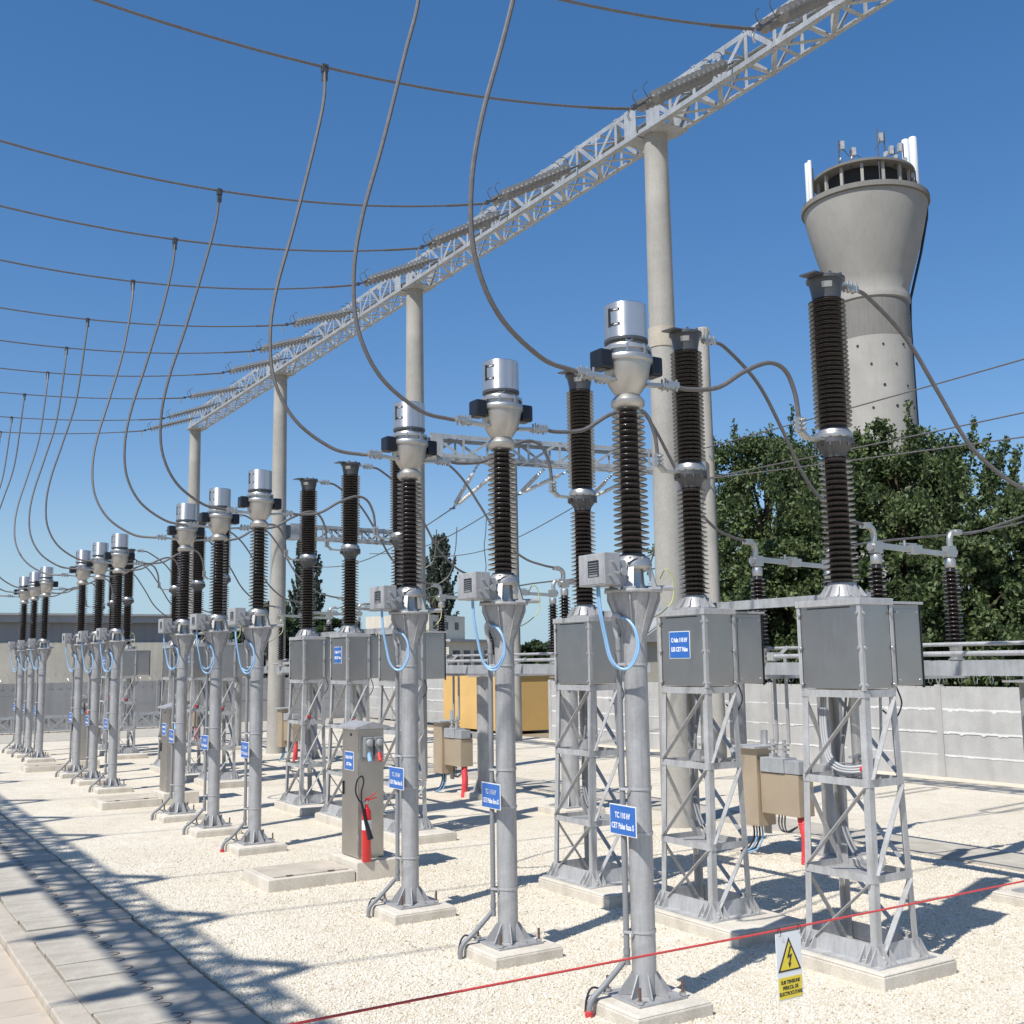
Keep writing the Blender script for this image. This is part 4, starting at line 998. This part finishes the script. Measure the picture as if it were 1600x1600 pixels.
# ------------------------------------------------------------------ water tower
TX, TY = -63.92, 78.68
wt = thing('water_tower', 'tall concrete water tower with a flared tank and antennas on top', 'water tower', (TX, TY, 0))
MB().lathe([(3.65, -.5), (3.45, 12), (3.32, 22), (3.28, 33.2)], 56).build('shaft', 'tower', wt, 40)
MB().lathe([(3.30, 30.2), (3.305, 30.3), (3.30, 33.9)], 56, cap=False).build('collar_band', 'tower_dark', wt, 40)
MB().lathe([(3.20, 33.5), (3.42, 33.7), (3.42, 34.2), (3.34, 34.6), (3.62, 35.7), (4.05, 37.1), (4.50, 38.6), (4.95, 40.4), (5.30, 42.0), (5.42, 42.75)], 64).build('tank', 'tower', wt, 40)
MB().lathe([(5.40, 42.72), (5.62, 42.8), (5.62, 43.25), (5.3, 43.32), (3.0, 43.4)], 64).build('rim', 'tower_dark', wt, 30)
dr = MB().lathe([(3.3, 43.3), (3.3, 45.6)], 40).build('lantern', 'dark', wt)
cm = MB().box((4.0, 0, 44.5), (.22, .26, 2.3)).mesh('lantern_column', M['tower'], 0)
for k in range(14): obj('lantern_column', cm, wt, rz=R(360/14*k))
MB().lathe([(3.2, 45.55), (4.5, 45.6), (4.52, 45.8), (4.2, 45.95), (1, 46.2)], 48).build('lantern_roof', 'tower_dark', wt, 30)
hl = MB()
for r_ in range(7):
    for k in range(10):
        if random.random() < .12: continue
        a = R(36*k+(18 if r_ % 2 else 0)+random.uniform(-3, 3)); z = 18+r_*1.9+random.uniform(-.15, .15)
        hl.cyl((3.2*math.cos(a), 3.2*math.sin(a), z), (3.36*math.cos(a), 3.36*math.sin(a), z), random.uniform(.09, .13), n=8)
hl.build('putlog_holes', 'dark', wt)
ca = math.atan2(rt.y, rt.x); c, s = math.cos(ca), math.sin(ca)
MB().tube([(5.72*c, 5.72*s, 43.2), (5.62*c, 5.62*s, 42), (4.85*c, 4.85*s, 38.6), (4.2*c, 4.2*s, 36.3), (3.62*c, 3.62*s, 34.2), (3.5*c, 3.5*s, 32), (3.7*c, 3.7*s, 0)], .12, 8).build('feeder_cable', 'black_cable', wt)
def ant(da, r_, z, h, rad, kind):
    a = ca+da; p = Vector((r_*math.cos(a), r_*math.sin(a), z))
    if kind == 'panel':
        o = MB().lathe([(rad*.9, 0), (rad, .1), (rad, h-.1), (rad*.9, h)], 14, p).build('panel_antenna', 'white', wt, 40); MB().cyl(p+Vector((-.25*math.cos(a), -.25*math.sin(a), -.9)), p+Vector((-.25*math.cos(a), -.25*math.sin(a), h*.8)), .07, n=8).build('antenna_mast', 'darkmetal', o)
    elif kind == 'dish':
        o = MB().cyl(p+Vector((0, 0, -.6)), p+Vector((0, 0, h)), .06, n=8).build('antenna_mast', 'darkmetal', wt); sg = 1 if da > 3 else -1
        MB().box(p+rt*(.30*sg)+Vector((0, 0, h*.8)), (.34, .40, .75), ca).build('radio_unit', 'galv_light', o, 0)
        MB().lathe([(.02, -.12), (rad*.6, 0), (rad*.6, .10)], 14, p+Vector((0, 0, h*.15))-fw0*.3, (rt*sg-fw0*.6).normalized()).build('dish', 'galv_light', o)
        b = MB().bar(p+Vector((0, 0, h*.9)), p+rt*(.9*sg)+Vector((0, 0, h*.35)), .05, .05); b.bar(p+Vector((0, 0, h*.95)), p+rt*(.35*sg)+Vector((0, 0, h*.95)), .05, .05); b.build('mast_arm', 'darkmetal', o, 0)
    else: MB().cyl(p, p+Vector((0, 0, h)), .05, n=6).build('whip_antenna', 'darkmetal', wt)
ant(.22, 4.6, 44.4, 5.6, .36, 'panel'); ant(-.02, 4.75, 44.3, 5.4, .36, 'panel'); ant(math.pi-.05, 5.0, 43.6, 3.9, .22, 'panel'); ant(math.pi+.1, 5.0, 43.7, 3.7, .18, 'panel')
ant(math.pi+.75, 4.0, 45.9, 2.3, .35, 'dish'); ant(math.pi+1.0, 3.9, 45.9, 1.2, .4, 'dish'); ant(-1.35, 3.8, 45.9, 2.6, .42, 'dish'); ant(-.75, 3.9, 45.9, 2.0, .42, 'dish'); ant(-1.1, 3.9, 45.9, 1.2, .4, 'dish'); ant(-.35, 4.5, 44.2, 1.6, .4, 'dish'); ant(-1.57, 4.35, 43.4, 5.2, 0, 'whip'); ant(math.pi-.5, 4.6, 43.5, 2.3, .38, 'dish')
# ------------------------------------------------------------------ trees
def leaves_mesh(name, P, D, size, mat, rs):
    """P: (N,3) leaf centres, D: (N,3) rough directions; every leaf is a folded diamond of four triangles -> two quads"""
    N = len(P); d = D+rs.normal(0, .45, (N, 3)); d /= np.linalg.norm(d, axis=1, keepdims=True)
    u = rs.normal(0, 1, (N, 3)); a = np.cross(d, u); a /= np.linalg.norm(a, axis=1, keepdims=True); nrm = np.cross(a, d)
    L = size*rs.uniform(.7, 1.35, N)[:, None]; W = L*.30
    tip = P+d*L*.5; base = P-d*L*.5; l = P+a*W+nrm*W*.35; r_ = P-a*W+nrm*W*.35
    V = np.stack([base, r_, tip, l], 1).reshape(-1, 3); N4 = np.arange(N)*4
    Fc = np.stack([N4, N4+1, N4+2, N4, N4+2, N4+3], 1).reshape(-1, 3)
    me = bpy.data.meshes.new(name); me.vertices.add(len(V)); me.vertices.foreach_set('co', V.ravel().astype(np.float32))
    me.loops.add(Fc.size); me.loops.foreach_set('vertex_index', Fc.ravel().astype(np.int32))
    me.polygons.add(len(Fc)); me.polygons.foreach_set('loop_start', np.arange(0, Fc.size, 3, dtype=np.int32))
    me.update(); me.validate(); me.materials.append(M[mat]); return me
def tree(name, label, loc, h, rad, seed, nshoot, per, size, mat, shape='round', group=None, cat='tree', low=.05, upshoot=0., spikes=0):
    rs = np.random.default_rng(seed); t = thing(name, label, cat, loc, 0, group)
    tr = MB(); tr.tube([(0, 0, -.1), (.03*h*.3, .02, h*.25), (.0, .03*h*.4, h*.55), (0, 0, h*.9)], [h*.028, h*.022, h*.014, .02], 8)
    P = []; D = []
    for i in range(nshoot):
        a = rs.uniform(0, 2*math.pi); f = rs.uniform(low, 1.0)
        if shape == 'column': rr = rad*min(1, .5+f*1.6)*min(1, .22+(1-f)*3.2)*rs.uniform(.55, 1.05)
        else: rr = rad*math.sqrt(max(.02, 1-((f-.42)/.60)**2))*rs.uniform(.45, 1.08)
        st = Vector((0, 0, h*f*.72)); lob = 1+.22*math.sin(3*a+seed)+.14*math.sin(7*a+f*9+seed)
        en = Vector((math.cos(a)*rr*lob, math.sin(a)*rr*lob, h*f*.93))
        if upshoot and f > .55: en.z += upshoot*rs.uniform(.2, 1); en.x *= .85; en.y *= .85
        if shape == 'column':
            zb = h*(.04+.80*f); rr = rad*min(1, .55+f*2.2)*min(1, .30+(1-f)*3.0)*rs.uniform(.35, 1.0)
            st = Vector((math.cos(a)*rr*.55, math.sin(a)*rr*.55, zb)); en = Vector((math.cos(a)*rr, math.sin(a)*rr, zb+h*.13))
        md = (st+en)/2+(Vector((0, 0, .10*h*(1 if f > .3 else -.3))) if shape != 'column' else Vector((0, 0, 0)))
        if shape != 'column' and f < .85: en.z -= .05*h
        pts = spline([st, md, en], 5)
        if i % 3 == 0: tr.tube(pts, [max(.008, h*.006*(1-k/len(pts)))+.006 for k in range(len(pts))], 5, False)
        # leaf clump along the outer part of the limb
        cr = rs.uniform(.25, .95)*(1.15 if shape == 'column' else 1.)*min(1., rad*.28)
        for k in range(per):
            q = rs.uniform(.45, 1.02); idx = min(len(pts)-2, int(q*(len(pts)-1))); p = pts[idx].lerp(pts[idx+1], q*(len(pts)-1)-idx)
            o = rs.normal(0, 1, 3); o *= (cr*(1.15-q*.7))/max(.6, np.linalg.norm(o))*rs.uniform(.2, 1)
            P.append((p.x+o[0], p.y+o[1], max(.1, p.z+o[2]*.8))); D.append((o[0]*1.2, o[1]*1.2, -.35 if shape != 'column' else .8))
    for i in range(spikes):
        a = rs.uniform(0, 2*math.pi); r0 = rad*math.sqrt(rs.uniform(.02, .9)); zc_ = h*(.62+.25*(1-(r0/rad)**2))
        b0 = Vector((math.cos(a)*r0, math.sin(a)*r0, zc_)); ln = rs.uniform(.9, 1.9)
        e0 = b0+Vector((math.cos(a)*r0*.14+rs.normal(0, .15), math.sin(a)*r0*.14+rs.normal(0, .15), ln))
        tr.tube([b0.lerp(e0, .35), b0.lerp(e0, .7), e0], [.012, .009, .005], 5, False)
        for k in range(int(105*ln)):
            q = rs.uniform(0, 1.03); p = b0.lerp(e0, q); o = rs.normal(0, 1, 3); o *= rs.uniform(.05, .24)*(1.15-.6*q)/max(.5, np.linalg.norm(o))
            P.append((p.x+o[0], p.y+o[1], p.z+o[2])); D.append((o[0]*2, o[1]*2, .25))
    tr.build('trunk', 'bark', t)
    obj('crown', leaves_mesh('crown', np.array(P), np.array(D, float), size, mat, rs), t)
    return t
tree('walnut_tree', 'dense dark green tree behind the fence, left of the water tower', (-25.2, 25.4, 0), 9.9, 3.9, 3, 210, 420, .128, 'leaf', group='trees behind the fence', spikes=40)
tree('walnut_tree', 'dense dark green tree with upright shoots before the water tower shaft', (-19.5, 24.6, 0), 8.5, 3.6, 5, 190, 420, .128, 'leaf', group='trees behind the fence', upshoot=.9, spikes=60)
tree('walnut_tree', 'leafy tree at the right edge with sky showing through', (-15.3, 24.4, 0), 6.5, 2.7, 8, 95, 340, .125, 'leaf', group='trees behind the fence', upshoot=.7, spikes=44)
tree('walnut_tree', 'dark undergrowth tree filling the gap low behind the fence', (-22.3, 23.2, 0), 6.0, 3.2, 12, 170, 280, .13, 'leaf', group='trees behind the fence')
tree('walnut_tree', 'low leafy tree behind the fence at the far right', (-16.2, 22.6, 0), 5.4, 2.9, 15, 150, 280, .13, 'leaf', group='trees behind the fence')
tree('walnut_tree', 'leafy tree outside the right edge behind the fence', (-9.5, 24.2, 0), 7.4, 3.4, 18, 150, 90, .26, 'leaf', group='trees behind the fence')
tree('poplar_tree', 'slim columnar poplar on the left, behind the second breaker trio', (-74.5, 29.3, 0), 12.6, 1.25, 21, 330, 50, .22, 'leaf_haze', 'column', 'distant poplars')
tree('poplar_tree', 'slim columnar poplar just right of the faza R transformer', (-77, 41.5, 0), 13.0, 1.5, 24, 360, 50, .22, 'leaf_haze', 'column', 'distant poplars')
tree('poplar_tree', 'poplar mostly hidden behind the pole at faza R', (-80, 40.2, 0), 11.4, 1.2, 27, 260, 50, .22, 'leaf_haze', 'column', 'distant poplars')
for k, (x, y, h_, rd, lab) in enumerate(((-50.5, 18.2, 5.6, 2.1, 'dark bushy tree beside the third concrete pole'), (-52.0, 21.2, 5.0, 2.4, 'dark bushy tree behind the second breaker trio'), (-52.5, 24.4, 4.4, 2.2, 'lower bushy tree right of the second breaker trio'), (-88, 58.5, 4.4, 4.6, 'distant low green tree between faza T and faza S'), (-84, 62, 4.1, 4.2, 'distant low green tree left of the nearest breaker stand'), (-92, 12.5, 7.0, 3.0, 'distant tree top above the long building roof'), (-95, 2.5, 8.6, 3.2, 'distant tree top at the left edge over the roof'))):
    tree('bushy_tree', lab, (x, y, 0), h_, rd, 40+k, 120, 60, .30 if k < 3 else .5, 'leaf_far', group='trees in the distance')
